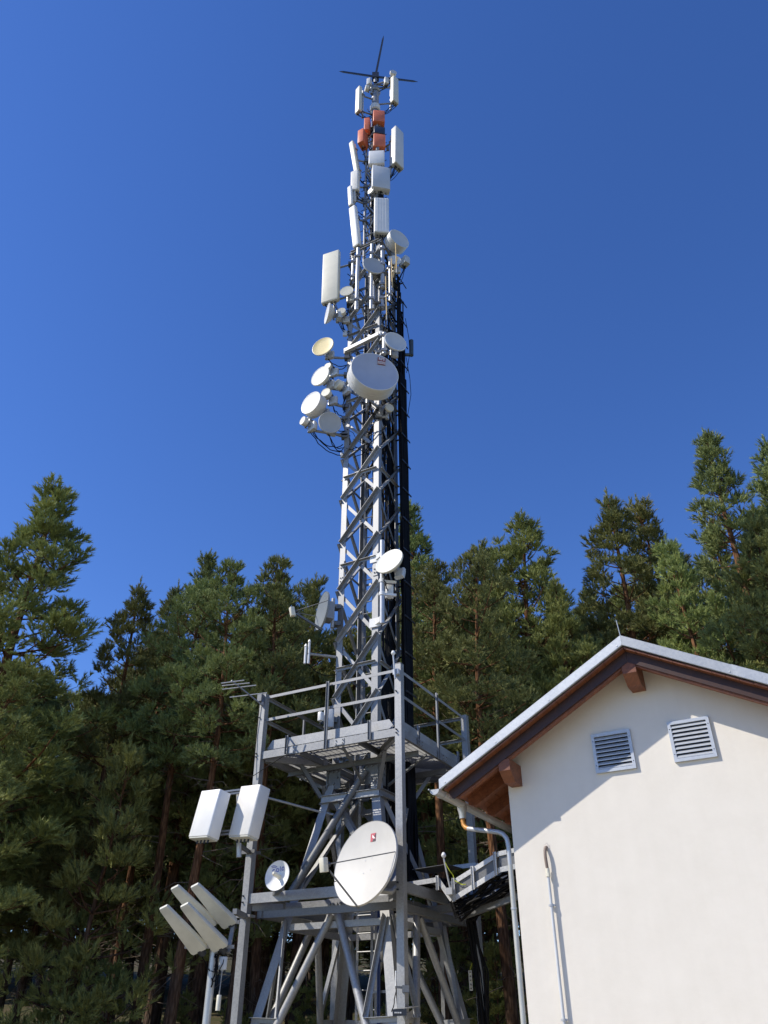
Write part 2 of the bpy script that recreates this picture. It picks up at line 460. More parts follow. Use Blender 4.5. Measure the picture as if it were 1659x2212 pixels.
for (ta, tb) in ((E0 + 0.02, TM), (TM, E1 - 0.02)):
    hext([(ta, zr(ta) - 0.004), (tb, zr(tb) - 0.004), (tb, zr(tb) - 0.05), (ta, zr(ta) - 0.05)], 0.582, -DEPTH - 0.4, 'roof_sheet', 'zinc')
# verge flashing: folded zinc strip, one length on the left slope, two on the right
for (ta, tb, dw) in ((E0, TM - 0.0015, 0.0), (TM + 0.0015, 3.42, 0.0), (3.40, E1, 0.004)):
    fl = MB()
    fl.extrude([(ta, zr(ta) + 0.004 + dw), (tb, zr(tb) + 0.004 + dw), (tb, zr(tb) - 0.128), (ta, zr(ta) - 0.128)], H(0, 0.600 + dw, 0), H(0, 0.585 + dw, 0), hd, Z)
    fl.extrude([(ta, zr(ta) + 0.010 + dw), (tb, zr(tb) + 0.010 + dw), (tb, zr(tb) + 0.0045 + dw), (ta, zr(ta) + 0.0045 + dw)], H(0, 0.600 + dw, 0), H(0, 0.43, 0), hd, Z)
    fl.extrude([(ta, zr(ta) - 0.1285), (tb, zr(tb) - 0.1285), (tb, zr(tb) - 0.134), (ta, zr(ta) - 0.134)], H(0, 0.598 + dw, 0), H(0, 0.55, 0), hd, Z)
    fo = fl.build('verge_flashing', 'zinc', house)
    for tt in ((-0.72, 0.1, 0.95, 2.02) if tb < TM else ((3.36,) if tb < 3.5 else (4.4,))):
        MB().lathe([(0.011, 0.0), (0.009, 0.005), (0, 0.007)], H(tt, 0.6005 + dw, zr(tt) - 0.10), (hn, hd, Z), 8).build('rivet', 'alu', fo)
# rafters (the first pair is the barge rafter at the verge)
for w in [0.37] + [-0.18 - 0.70 * k for k in range(8)]:
    b0 = 0.155 if w > 0.3 else 0.176
    for s in (-1, 1):
        def q(t, dz):
            tt = TM + s * (t - TM) * -1 if s == 1 else t
            return (tt, zr(t) - dz)
        poly = [q(-0.70, b0), q(TM - 0.002, b0), q(TM - 0.002, 0.36), q(-0.60, 0.36), q(-0.70, 0.27)]
        hext(poly, w + 0.05, w - 0.05, 'rafter', 'wood')
        if w > 0.3:
            hext([q(-0.735, 0.136), q(TM - 0.002, 0.136), q(TM - 0.002, 0.335), q(-0.66, 0.335), q(-0.735, 0.27)], w + 0.077, w + 0.052, 'barge_board', 'wood_dark')
# soffit boards, laid along the eaves
step = 0.150
for s in (-1, 1):
    t = -0.76
    while t < TM - 0.03:
        tb = min(t + step - 0.006, TM - 0.004)
        jig = random.uniform(-0.0025, 0.0025)
        f_ = (lambda q_: q_) if s == -1 else (lambda q_: TW - q_)
        hext([(f_(t), zr(t) - 0.150 + jig), (f_(tb), zr(tb) - 0.150 + jig), (f_(tb), zr(tb) - 0.175 + jig), (f_(t), zr(t) - 0.175 + jig)], 0.56, -DEPTH - 0.3, 'soffit_board', 'wood2')
        t += step
# purlins carrying the roof past the gable wall, ends chamfered
for (t0, t1, zb, zt) in ((0.055, 0.22, 4.555, 4.84), (1.995, 2.185, 5.61, 5.93), (3.96, 4.125, 4.555, 4.84)):
    m = MB()
    m.extrude([(-0.6, zb), (0.27, zb), (0.44, zb + 0.13), (0.44, zt), (-0.6, zt)], H(t0, 0, 0), H(t1, 0, 0), hn, Z)
    m.build('purlin', 'wood', house)
# gutter and downpipe
gt, gz_, gr = -0.885, 4.515, 0.075
prof = [(gr * math.cos(a), gr * math.sin(a)) for a in [math.pi + math.pi * k / 12 for k in range(13)]]
prof += [((gr - 0.006) * math.cos(a), (gr - 0.006) * math.sin(a)) for a in [2 * math.pi - math.pi * k / 12 for k in range(13)]]
m = MB(); m.extrude(prof, H(gt, 0.62, gz_), H(gt, -DEPTH - 0.4, gz_ - 0.02), hd, Z)
gut = m.build('gutter', 'pipe', house, smooth=True)
m = MB(); m.extrude(prof[:13], H(gt, 0.625, gz_), H(gt, 0.619, gz_), hd, Z); m.build('end_cap', 'zinc', gut)
m = MB(); m.tube([H(gt - gr, 0.66, gz_), H(gt - gr, -DEPTH, gz_ - 0.02)], 0.010, 6); m.build('bead', 'zinc', gut)
for w in (0.40, -0.32, -1.0, -1.7):
    m = MB(); m.extrude([(x * 1.04, y * 1.04) for x, y in prof[:13]] + [(x * 1.09, y * 1.09) for x, y in reversed(prof[:13])], H(gt, w + 0.012, gz_), H(gt, w - 0.012, gz_), hd, Z)
    m.build('gutter_bracket', 'zinc', gut)
m = MB(); m.lathe([(0.075, 0.02), (0.07, -0.03), (0.052, -0.10), (0.05, -0.16)], H(gt, -0.30, 4.45), (Z, hd, hn), 16)
m.build('outlet_funnel', 'pipe', gut, smooth=True)
el = MB(); el.tube([H(gt, -0.30, 4.34), H(gt, -0.30, 4.26), H(gt + 0.012, -0.293, 4.20), H(gt + 0.05, -0.278, 4.155), H(gt + 0.11, -0.257, 4.128)], 0.034, 12)
el.build('elbow', 'copper', house, smooth=True, label='orange brown rusty downpipe elbow under the gutter')
dp = MB()
dp.tube([H(gt + 0.10, -0.26, 4.131), H(-0.22, -0.030, 3.985), H(-0.14, -0.010, 3.945), H(-0.09, -0.004, 3.88), H(-0.075, -0.002, 3.78), H(-0.07, 0.0, 3.52)], 0.034, 14)
dpo = dp.build('downpipe', 'pipe', house, smooth=True)
dp = MB(); dp.tube([H(-0.07, 0.0, 3.54), H(-0.07, 0.0, 0.05)], 0.035, 14)
dp.build('lower_pipe', mat('pale_weathered_downpipe', (0.50, 0.50, 0.46), 0.45, 0.25, 0.10, 3), dpo, smooth=True)
for z in (3.0, 1.2):
    m = MB(); m.lathe([(0.041, -0.012), (0.041, 0.012)], H(-0.07, 0, z), (Z, hd, hn), 14); m.build('pipe_clip', 'zinc', dpo)
# louvred vents
for (t0, t1) in ((1.315, 1.865), (2.37, 2.91)):
    z0, z1 = 4.575, 5.11
    m = MB()
    m.extrude([(t0 + 0.03, z0 + 0.03), (t1 - 0.03, z0 + 0.03), (t1 - 0.03, z1 - 0.03), (t0 + 0.03, z1 - 0.03)], H(0, 0.008, 0), H(0, 0.003, 0), hd, Z)
    vent = m.build('vent', 'vent_shade', house)  # flat plate on the unbroken wall, painted dark as the shaded opening
    fw = 0.042
    for (a, b, c_, d_) in ((t0, t0 + fw, z0, z1), (t1 - fw, t1, z0, z1), (t0 + fw, t1 - fw, z0, z0 + fw), (t0 + fw, t1 - fw, z1 - fw, z1)):
        m = MB(); m.extrude([(a, c_), (b, c_), (b, d_), (a, d_)], H(0, 0.040, 0), H(0, 0.002, 0), hd, Z); m.build('frame', 'alu', vent)
    ns = 8
    for k in range(ns):
        zc = z0 + fw + (z1 - z0 - 2 * fw) * (k + 0.5) / ns
        m = MB()
        m.extrude([(0.012, zc + 0.020), (0.038, zc - 0.012), (0.038, zc - 0.024), (0.034, zc - 0.024), (0.034, zc - 0.0135), (0.009, zc + 0.017)], H(t0 + fw - 0.004, 0, 0), H(t1 - fw + 0.004, 0, 0), hn, Z)
        m.build('slat', 'alu', vent)
    for (a, b) in ((t0 + 0.02, z0 + 0.1), (t0 + 0.02, z1 - 0.1), (t1 - 0.02, z0 + 0.1), (t1 - 0.02, z1 - 0.1)):
        MB().lathe([(0.007, 0), (0.006, 0.004), (0, 0.006)], H(a, 0.040, b), (hn, hd, Z), 8).build('screw', 'dark', vent)
# conduit with flexible top entering the wall
m = MB(); m.tube([H(0.470, 0.055, 0.0), H(0.475, 0.055, 3.36)], 0.020, 12); cd = m.build('conduit', 'lightgrey', house, smooth=True)
m = MB(); m.tube([H(0.475, 0.055, 3.42), H(0.472, 0.062, 3.50), H(0.468, 0.066, 3.58), H(0.468, 0.055, 3.66), H(0.474, 0.025, 3.71), H(0.476, -0.01, 3.715)], 0.021, 12); m.build('flexible_hose', 'brownpipe', cd, smooth=True)
m = MB(); m.tube([H(0.475, 0.055, 3.34), H(0.475, 0.055, 3.38)], 0.033, 6); m.tube([H(0.475, 0.055, 3.38), H(0.475, 0.055, 3.44)], 0.028, 12); m.build('coupling', 'cream', cd)
for z in (3.0, 1.75, 0.6):
    m = MB(); m.bar(H(0.435, 0.035, z), H(0.515, 0.035, z), 0.03, 0.022); m.tube([H(0.474, 0.055, z - 0.012), H(0.474, 0.055, z + 0.012)], 0.028, 10); m.bar(H(0.474, 0.0, z), H(0.474, 0.04, z), 0.012, 0.012)
    m.build('pipe_clip', 'alu', cd)
patch = MB(); rr = random.Random(4)
ring = [H(0.476 + 0.05 * rr.uniform(0.7, 1.3) * math.cos(a), 0.004, 3.72 + 0.045 * rr.uniform(0.7, 1.3) * math.sin(a)) for a in [2 * math.pi * k / 14 for k in range(14)]]
patch.add([H(0.476, 0.009, 3.72)] + ring, [(0, 1 + k, 1 + (k + 1) % 14) for k in range(14)])
patch.build('mortar_patch', mat('rough_mortar', (0.62, 0.57, 0.50), 0.95, 0, 0.25, 40), house)
m = MB(); m.tube([H(TM, 0.585, ZA - 0.02), H(TM - 0.015, 0.60, ZA + 0.24)], 0.006, 6); m.build('lightning_rod', 'pipe', house)

# ================================================================== lattice tower
TC = Vector((-0.33, 15.38, 0))
e1 = Vector((-0.8797, 0.4756, 0)); e2 = Vector((0.4756, 0.8797, 0))
def T(a, b, z): return TC + e1 * a + e2 * b + Z * z
SGN = {'N': (-1, -1), 'L': (1, -1), 'R': (-1, 1), 'B': (1, 1)}
ZT = 21.5                                    # top of the square section
def s_at(z):
    if z > ZT: return 0.21
    if z >= 5.8: return 0.5
    return 0.5 + (5.8 - z) * 0.205
def LEG(k, z, out=0.0):
    a, b = SGN[k]; s = s_at(z) + out
    return T(a * s, b * s, z)
tower = empty('lattice_tower', T(0, 0, 0), 'tall galvanised steel lattice tower with splayed lower legs', 'tower')
FACES = [('L', 'N', -e2), ('N', 'R', -e1), ('R', 'B', e2), ('B', 'L', e1)]
for k, (a, b) in SGN.items():
    ia, ib = e1 * -a, e2 * -b
    for (z0, z1, w) in ((-0.2, 5.82, 0.165), (5.82, 10.2, 0.145), (10.2, 15.9, 0.14), (15.9, ZT, 0.125)):
        m = MB(); m.angle(LEG(k, z0), LEG(k, min(z1, ZT) - 0.002), w, 0.014, ia, ib); m.build('leg', 'galv', tower)
    for z in (10.2, 15.9):
        for (ax, nrm, s_) in ((ia, e2 * b, 1), (ib, e1 * a, 1)):
            m = MB(); c = LEG(k, z) + ax * 0.068 + nrm * 0.008
            m.obox(c, ax * 0.055, nrm * 0.006, Z * 0.30)
            for dz in (-0.22, -0.13, 0.13, 0.22):
                m.tube([c + Z * dz - ax * 0.025, c + Z * dz - ax * 0.025 + nrm * 0.028], 0.016, 6)
                m.tube([c + Z * dz + ax * 0.025, c + Z * dz + ax * 0.025 + nrm * 0.028], 0.016, 6)
            m.build('splice_plate', 'galv', tower)
PER = 1.236
for (A, B_, nrm) in FACES:
    for k in range(12):
        z0, z1 = 6.06 + PER * k, 6.06 + PER * (k + 1)
        if k == 11: z1 = 21.0
        m = MB(); dn = nrm * 0.006
        m.angle(LEG(A, z0) + dn, LEG(B_, z1) + dn, 0.085, 0.008, -Z, nrm); m.build('diagonal_brace', 'galv', tower)
        m = MB(); dn = -nrm * 0.024
        m.angle(LEG(A, z1) + dn, LEG(B_, z0) + dn, 0.075, 0.008, -Z, -nrm); m.build('diagonal_brace', 'galv', tower)
        if k % 2 == 1:
            m = MB(); zz = (z0 + z1) / 2; dn = nrm * 0.012
            m.angle(LEG(A, zz).lerp(LEG(B_, zz), 0.04) + dn, LEG(B_, zz).lerp(LEG(A, zz), 0.04) + dn, 0.06, 0.006, -Z, nrm); m.build('horizontal_brace', 'galv', tower)
    m = MB(); m.channel(LEG(A, ZT - 0.12) + nrm * 0.01, LEG(B_, ZT - 0.12) + nrm * 0.01, 0.12, 0.05, 0.008, Z, nrm); m.build('top_ring', 'galv', tower)
    # lower part: ring beams, inverted-V and X bracing, gusset plates
    m = MB(); m.channel(LEG(A, 5.20) + nrm * 0.012, LEG(B_, 5.20) + nrm * 0.012, 0.13, 0.06, 0.008, Z, nrm); m.build('ring_beam', 'galv', tower)
    m = MB(); m.channel(LEG(A, 3.30) + nrm * 0.012, LEG(B_, 3.30) + nrm * 0.012, 0.20, 0.07, 0.010, Z, -nrm); m.build('ring_beam', 'galv', tower)
    m = MB(); m.bar(LEG(A, 3.12) - nrm * 0.06, LEG(B_, 3.12) - nrm * 0.06, 0.10, 0.10); m.build('ring_beam', 'galv', tower)
    mid = LEG(A, 3.35).lerp(LEG(B_, 3.35), 0.5) + nrm * 0.02
    along = (LEG(B_, 3) - LEG(A, 3)).normalized()
    m = MB(); m.obox(mid + nrm * 0.008, along * 0.17, nrm * 0.007, Z * 0.16)
    for (u, v_) in ((-0.1, 0.08), (-0.03, 0.08), (0.04, 0.08), (0.11, 0.08), (-0.06, 0.0), (0.01, 0.01), (0.08, 0.0)):
        m.tube([mid + along * u + Z * v_, mid + along * u + Z * v_ + nrm * 0.04], 0.018, 6)
    m.build('gusset_plate', 'galv', tower)
    for X_, sg in ((A, -1), (B_, 1)):
        foot = LEG(X_, 0.15).lerp(LEG(B_ if X_ == A else A, 0.15), 0.03) + nrm * 0.03
        m = MB(); m.tube([mid + along * (0.06 * sg) - Z * 0.08 + nrm * 0.02, foot], 0.062, 12); vb = m.build('diagonal_brace', 'galv', tower, smooth=True)
        h1 = (mid + along * (0.06 * sg)).lerp(foot, 0.48); l1 = LEG(X_, h1.z + 0.02)
        m = MB(); m.angle(h1, l1 + nrm * 0.02, 0.075, 0.008, -Z, nrm); m.build('horizontal_brace', 'galv', tower)
        m = MB(); m.angle(h1 + nrm * 0.03, LEG(X_, 3.22).lerp(LEG(B_ if X_ == A else A, 3.22), 0.04) + nrm * 0.03, 0.07, 0.008, along * sg, nrm); m.build('hanger_brace', 'galv', tower)
    # X bracing between the second frame and the platform
    m = MB(); m.angle(LEG(A, 5.55) - nrm * 0.03, LEG(B_, 3.6) - nrm * 0.03, 0.105, 0.01, -Z, -nrm); m.build('diagonal_brace', 'galv', tower)
    if nrm == -e2:
        m = MB(); m.tube([T(-0.30, -0.60, 5.70), T(0.95, -1.02, 3.62)], 0.068, 14); m.build('tubular_brace', 'galv_dark', tower, smooth=True)
    else:
        m = MB(); m.angle(LEG(B_, 5.55) + nrm * 0.03, LEG(A, 3.6) + nrm * 0.03, 0.10, 0.01, -Z, nrm); m.build('diagonal_brace', 'galv', tower)
    for X_, Y_ in ((A, B_), (B_, A)):
        dr = (LEG(Y_, 6) - LEG(X_, 6)).normalized()
        m = MB(); c = LEG(X_, 5.66) + dr * 0.10 + nrm * 0.022
        m.obox(c, dr * 0.16, nrm * 0.007, Z * 0.20)
        for (u, v_) in ((-0.1, 0.12), (0.0, 0.12), (0.1, 0.12), (-0.1, -0.1), (0.02, -0.1), (0.1, 0.0)):
            m.tube([c + dr * u + Z * v_, c + dr * u + Z * v_ + nrm * 0.035], 0.017, 6)
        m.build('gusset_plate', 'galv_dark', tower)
# climbing ladder inside
for a in (-0.05, 0.33):
    m = MB(); m.bar(T(a, 0.30, 0.2), T(a, 0.30, ZT), 0.045, 0.02); m.build('ladder_rail', 'galv', tower)
m = MB()
for k in range(72): m.tube([T(-0.05, 0.30, 0.5 + k * 0.29), T(0.33, 0.30, 0.5 + k * 0.29)], 0.012, 6)
m.build('ladder_rungs', 'galv', tower, kind='stuff')
# narrow upper section of tubes
ZN = 28.6
for k in SGN:
    m = MB(); m.tube([LEG(k, ZT + 0.01) - Z * 0.5, LEG(k, ZN)], 0.042, 10); m.build('upper_leg', 'galv', tower, smooth=True)
nn = 8
for (A, B_, nrm) in FACES:
    for k in range(nn):
        z0 = ZT + 0.05 + (ZN - ZT - 0.1) * k / nn; z1 = ZT + 0.05 + (ZN - ZT - 0.1) * (k + 1) / nn
        m = MB(); m.tube([LEG(A, z1), LEG(B_, z1)], 0.028, 8); m.build('upper_horizontal', 'galv', tower, smooth=True)
        m = MB(); m.tube([LEG(A, z0), LEG(B_, z1)] if k % 2 else [LEG(B_, z0), LEG(A, z1)], 0.024, 8); m.build('upper_diagonal', 'galv', tower, smooth=True)
m = MB()
for k in range(26):
    z = ZT + 0.2 + 0.27 * k; p = LEG('R' if k % 2 else 'L', z)
    m.tube([p, p + (e1 * (0.16 if k % 2 == 0 else -0.16))], 0.012, 6)
m.build('step_pegs', 'dark', tower, kind='stuff')
# top pole
m = MB(); m.lathe([(0.19, ZN - 0.2), (0.19, ZN + 0.05), (0.135, ZN + 0.06), (0.135, 31.6), (0.10, 31.62), (0.07, 31.7), (0.07, 32.35), (0.0, 32.35)], T(0, 0, 0), (Z, e1, e2), 18)
m.build('top_pole', 'galv', tower, smooth=True)
m = MB(); m.lathe([(0.15, -0.18), (0.19, -0.14), (0.19, 0.14), (0.15, 0.18)], T(0, 0, 30.1), (Z, e1, e2), 18); m.build('pole_sleeve', 'white', tower, smooth=True)
m = MB(); m.lathe([(0.16, -0.05), (0.20, 0.0), (0.16, 0.05)], T(0, 0, 31.3), (Z, e1, e2), 18); m.build('pole_flange', 'galv', tower, smooth=True)

# ================================================================== service platform with corner posts
plat = empty('service_platform', T(0, 0, 5.9), 'square galvanised service platform with guard rails round the tower', 'platform')
PA = 1.5
PC = {k: (a * PA, b * PA) for k, (a, b) in SGN.items()}
def PP(k, z, ins=0.0):
    a, b = PC[k]; return T(a - math.copysign(ins, a), b - math.copysign(ins, b), z)
for k in PC:
    m = MB(); w = 0.064
    top = 7.24 if k == 'N' else 7.19
    m.obox(PP(k, (top - 0.3) / 2), e1 * w, e2 * w, Z * (top + 0.3) / 2)
    po = m.build('corner_post', 'galv', plat)
    m = MB(); m.obox(PP(k, top + 0.006), e1 * (w + 0.004), e2 * (w + 0.004), Z * 0.005); m.build('cap', 'galv', po)
    if k in 'NL':
        m = MB()
        for z in (5.96, 6.02, 6.72, 3.48, 3.58): m.tube([PP(k, z) + e1 * 0.03 - e2 * 0.06, PP(k, z) + e1 * 0.03 - e2 * 0.095], 0.014, 6)
        m.build('bolts', 'dark', po)
for (A, B_, nrm) in FACES:
    al = (PP(B_, 0) - PP(A, 0)).normalized()
    a0 = PP(A, 0) + al * 0.066; b0 = PP(B_, 0) - al * 0.066
    def ed(t, z, o=0.0): return a0.lerp(b0, t) + Z * z + nrm * o
    m = MB(); m.channel(ed(0, 5.92, 0.03), ed(1, 5.92, 0.03), 0.14, 0.06, 0.008, Z, -nrm); m.build('edge_beam', 'galv', plat)
    # splice plates on the beam
    for t in (0.23, 0.60):
        m = MB(); m.obox(ed(t, 5.99, 0.036), al * 0.10, nrm * 0.004, Z * 0.055)
        for (u, v_) in ((-0.07, 0.03), (-0.07, -0.03), (0.07, 0.03), (0.07, -0.03)): m.tube([ed(t, 5.99 + v_, 0.03) + al * u, ed(t, 5.99 + v_, 0.062) + al * u], 0.011, 6)
        m.build('splice_plate', 'galv', plat)
    m = MB(); m.extrude([(0.02, 0), (0.96, 0), (0.985, 0.04), (0.985, 0.13), (0.945, 0.165), (0.055, 0.165), (0.01, 0.13)] if False else [(0.06, 0), (2.68, 0), (2.76, 0.05), (2.68, 0.17), (0.14, 0.17), (0.02, 0.02)], a0 + Z * 6.115 - nrm * 0.085, a0 + Z * 6.115 - nrm * 0.093, al, Z)
    m.build('toe_board', 'galv', plat)
    m = MB(); m.angle(ed(0, 7.17, 0.0), ed(1, 7.17, 0.0), 0.055, 0.006, -Z, -nrm); m.build('top_rail', 'galv', plat)
    m = MB(); m.angle(ed(0, 6.71, 0.0), ed(1, 6.71, 0.0), 0.055, 0.006, -Z, -nrm); m.build('mid_rail', 'galv', plat)
    m = MB(); m.channel(ed(0.5, 5.90, 0.038) - al * 0.03, ed(0.5, 7.19, 0.038) - al * 0.03, 0.06, 0.03, 0.006, al, nrm); m.build('stanchion', 'galv_dark', plat)
    for t in (0.20, 0.82):
        m = MB(); m.channel(ed(t, 5.93, 0.04) - al * 0.03, ed(t, 6.28, 0.04) - al * 0.03, 0.06, 0.03, 0.006, al, nrm); m.build('toe_board_bracket', 'galv_dark', plat)
    # second frame, lower down between the posts
    m = MB(); m.channel(ed(0, 3.46, 0.03), ed(1, 3.46, 0.03), 0.155, 0.07, 0.009, Z, -nrm); m.build('lower_frame_beam', 'galv', plat)
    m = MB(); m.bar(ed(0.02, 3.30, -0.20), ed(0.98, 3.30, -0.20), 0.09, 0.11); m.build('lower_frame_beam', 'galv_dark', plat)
    # cantilever beams and struts below the deck
for k in PC:
    m = MB(); m.channel(LEG(k, 5.90, 0.06), PP(k, 5.90, 0.08), 0.12, 0.06, 0.008, Z, e1); m.build('deck_beam', 'galv', plat)
    m = MB(); m.angle(LEG(k, 5.30, 0.05), PP(k, 5.88, 0.55), 0.07, 0.008, Z, e1); m.build('deck_strut', 'galv_dark', plat)
    m = MB(); m.channel(LEG(k, 3.36, 0.05), PP(k, 3.36, 0.07), 0.12, 0.06, 0.008, Z, e1); m.build('lower_frame_beam', 'galv', plat)
for s in (-1, 1):
    for (u, v_) in ((e1, e2), (e2, e1)):
        m = MB(); m.channel(TC + Z * 5.915 + u * (s * 0.62) - v_ * 1.43, TC + Z * 5.915 + u * (s * 0.62) + v_ * 1.43, 0.10, 0.05, 0.007, Z, u * s) if u is e1 else m.channel(TC + Z * 5.80 + u * (s * 0.62) - v_ * 1.43, TC + Z * 5.80 + u * (s * 0.62) + v_ * 1.43, 0.10, 0.05, 0.007, Z, u * s)
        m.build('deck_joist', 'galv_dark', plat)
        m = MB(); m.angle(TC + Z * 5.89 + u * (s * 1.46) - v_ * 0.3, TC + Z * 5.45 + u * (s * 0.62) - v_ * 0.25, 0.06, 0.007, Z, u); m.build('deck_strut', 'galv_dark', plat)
# grating deck, panel by panel, open in the middle where the tower passes
def grating(a0, a1, b0, b1):
    m = MB(); n = max(2, int((b1 - b0) / 0.036)); z = 6.045
    for i in range(n + 1):
        b = b0 + (b1 - b0) * i / n
        m.obox(T((a0 + a1) / 2, b, z), e1 * ((a1 - a0) / 2), e2 * 0.002, Z * 0.015)
    k = max(2, int((a1 - a0) / 0.10))
    for i in range(k + 1):
        a = a0 + (a1 - a0) * i / k
        m.obox(T(a, (b0 + b1) / 2, z + 0.004), e1 * 0.003, e2 * ((b1 - b0) / 2), Z * 0.006)
    for (p, q_, h1, h2) in ((a0, (b0 + b1) / 2, 0.003, (b1 - b0) / 2), (a1, (b0 + b1) / 2, 0.003, (b1 - b0) / 2)):
        m.obox(T(p, q_, z), e1 * h1, e2 * h2, Z * 0.0152)
    return m.build('grating_panel', 'galv', plat)
G = 1.44; g = 0.60
for (a0, a1) in ((-G, -g), (-g + 0.01, -0.01), (0, g - 0.01), (g, G)):
    grating(a0, a1, -G, -g); grating(a0, a1, g, G)
for (b0, b1) in ((-g + 0.01, -0.01), (0, g - 0.01)):
    grating(-G, -g, b0, b1); grating(g, G, b0, b1)
# tie rod from the left post to the tower
m = MB(); m.tube([PP('L', 5.28), LEG('L', 5.06), T(0.35, -0.62, 4.98)], 0.022, 8); m.build('tie_rod', 'galv', plat)

# ================================================================== cable bridge to the building
bridge = empty('cable_bridge', T(-1.55, 0.2, 3.3), 'galvanised cable tray bridge running from the tower to the building', 'cable tray')
B0 = Vector((1.13, 14.0, 0))
bdir = Vector((0.866, -0.5, 0))
def bpt(x, y):
    return on_plane(x, y, B0, Vector((0.5, 0.866, 0)))
near = [bpt(878, 1911), bpt(946, 1900), bpt(976, 1944), bpt(1080, 1879), bpt(1112, 1872)]
near.append(near[-1] + bdir * 0.55)
H_ = [0.07, 0.07, 0.24, 0.24, 0.24, 0.24]
side = Vector((0.5, 0.866, 0))
Wd = 0.72
for o_, nm in ((0.0, 'n'), (Wd, 'f')):
    for i in range(len(near) - 1):
        a, b = near[i] + side * o_, near[i + 1] + side * o_
        m = MB(); m.bar(a, b, 0.012, 0.075); m.build('side_rail', 'tray', bridge)
        if i >= 2:
            m = MB(); m.bar(a + Z * 0.24, b + Z * 0.24, 0.014, 0.07); m.build('side_rail', 'tray', bridge)
            m = MB(); m.bar(a + Z * 0.12 + side * 0.02, b + Z * 0.12 + side * 0.02, 0.004, 0.20); m.build('side_sheet', 'galv_dark', bridge)
    for i, t in ((2, 0.06), (2, 0.46), (2, 0.93), (1, 0.0)):
        p = near[i].lerp(near[i + 1], t) + side * o_
        m = MB(); m.channel(p - Z * (0.05 if i == 2 else 0.16) - side * 0.012 - bdir * 0.025, p + Z * (0.30 if i == 2 else 0.06) - side * 0.012 - bdir * 0.025, 0.05, 0.025, 0.005, bdir, -side); m.build('side_post', 'tray', bridge)
for i in range(len(near) - 1):
    a, b = near[i], near[i + 1]
    L_ = (b - a).length; n = max(1, int(L_ / 0.28))
    for k in range(n):
        p = a.lerp(b, (k + 0.5) / n) - Z * 0.02
        m = MB(); m.bar(p, p + side * Wd, 0.05, 0.03); m.build('rung', 'galv', bridge)
    m = MB(); m.add([a + Z * 0.30 + side * 0.0, b + Z * (0.30), b + side * Wd + Z * 0.30, a + side * Wd + Z * 0.30], [(0, 1, 2, 3)])
m = MB(); m.bar(near[0] + side * Wd - Z * 0.34, near[-1] + side * Wd - Z * 0.26, 0.11, 0.12); m.build('support_beam', 'galv_dark', bridge)
m = MB(); m.bar(near[2] + side * 0.4 - Z * 0.2, near[-1] + side * 0.4 - Z * 0.22, 0.08, 0.09); m.build('support_beam', 'galv_dark', bridge)
# dark cover sheet over the tower end of the tray
c0, c1 = bpt(884, 1876), bpt(960, 1864)
m = MB(); m.add([c0 + side * 0.1, c1 + side * 0.1, c1 + side * Wd + Z * 0.02, c0 + side * Wd + Z * 0.02], [(0, 1, 2, 3)])
m.v += [v - Z * 0.006 for v in m.v]; m.f += [(7, 6, 5, 4), (0, 4, 5, 1), (1, 5, 6, 2), (2, 6, 7, 3), (3, 7, 4, 0)]
m.build('cover_sheet', 'galv_dark', bridge)
for (xa, ya, xb, yb) in ((884, 1867, 990, 1853), (990, 1853, 1012, 1873)):
    m = MB(); m.bar(bpt(xa, ya) + side * Wd, bpt(xb, yb) + side * Wd, 0.012, 0.07); m.build('side_rail', 'tray', bridge)

# ================================================================== antennas
def feed_cables(root, p0, p1, n=2, s=0.25, r=0.012, material='black'):
    for i in range(n):
        a = Vector(p0) + Vector((random.uniform(-.05, .05), random.uniform(-.03, .03), 0)); b = Vector(p1) + Vector((random.uniform(-.05, .05), random.uniform(-.05, .05), random.uniform(-.2, .2)))
        m = MB(); m.tube(sag(a, b, s * random.uniform(0.6, 1.4), 10, 0.015), r, 6); m.build('feed_cable', material, root, smooth=True)
def arms(root, p, leg, n=1, r=0.036, material='galv'):
    if leg is None: return
    for i in range(n):
        z = p.z
        q = LEG(leg, z) if isinstance(leg, str) else Vector(leg)
        q = Vector((q.x, q.y, z)); d = (q - p)
        m = MB(); m.tube([p, q + d.normalized() * 0.02], r, 10); m.build('arm', material, root, smooth=True)
        m = MB(); m.obox(q, Vector((0.075, 0, 0)), Vector((0, 0.075, 0)), Z * 0.05); m.build('clamp', 'galv_dark', root)

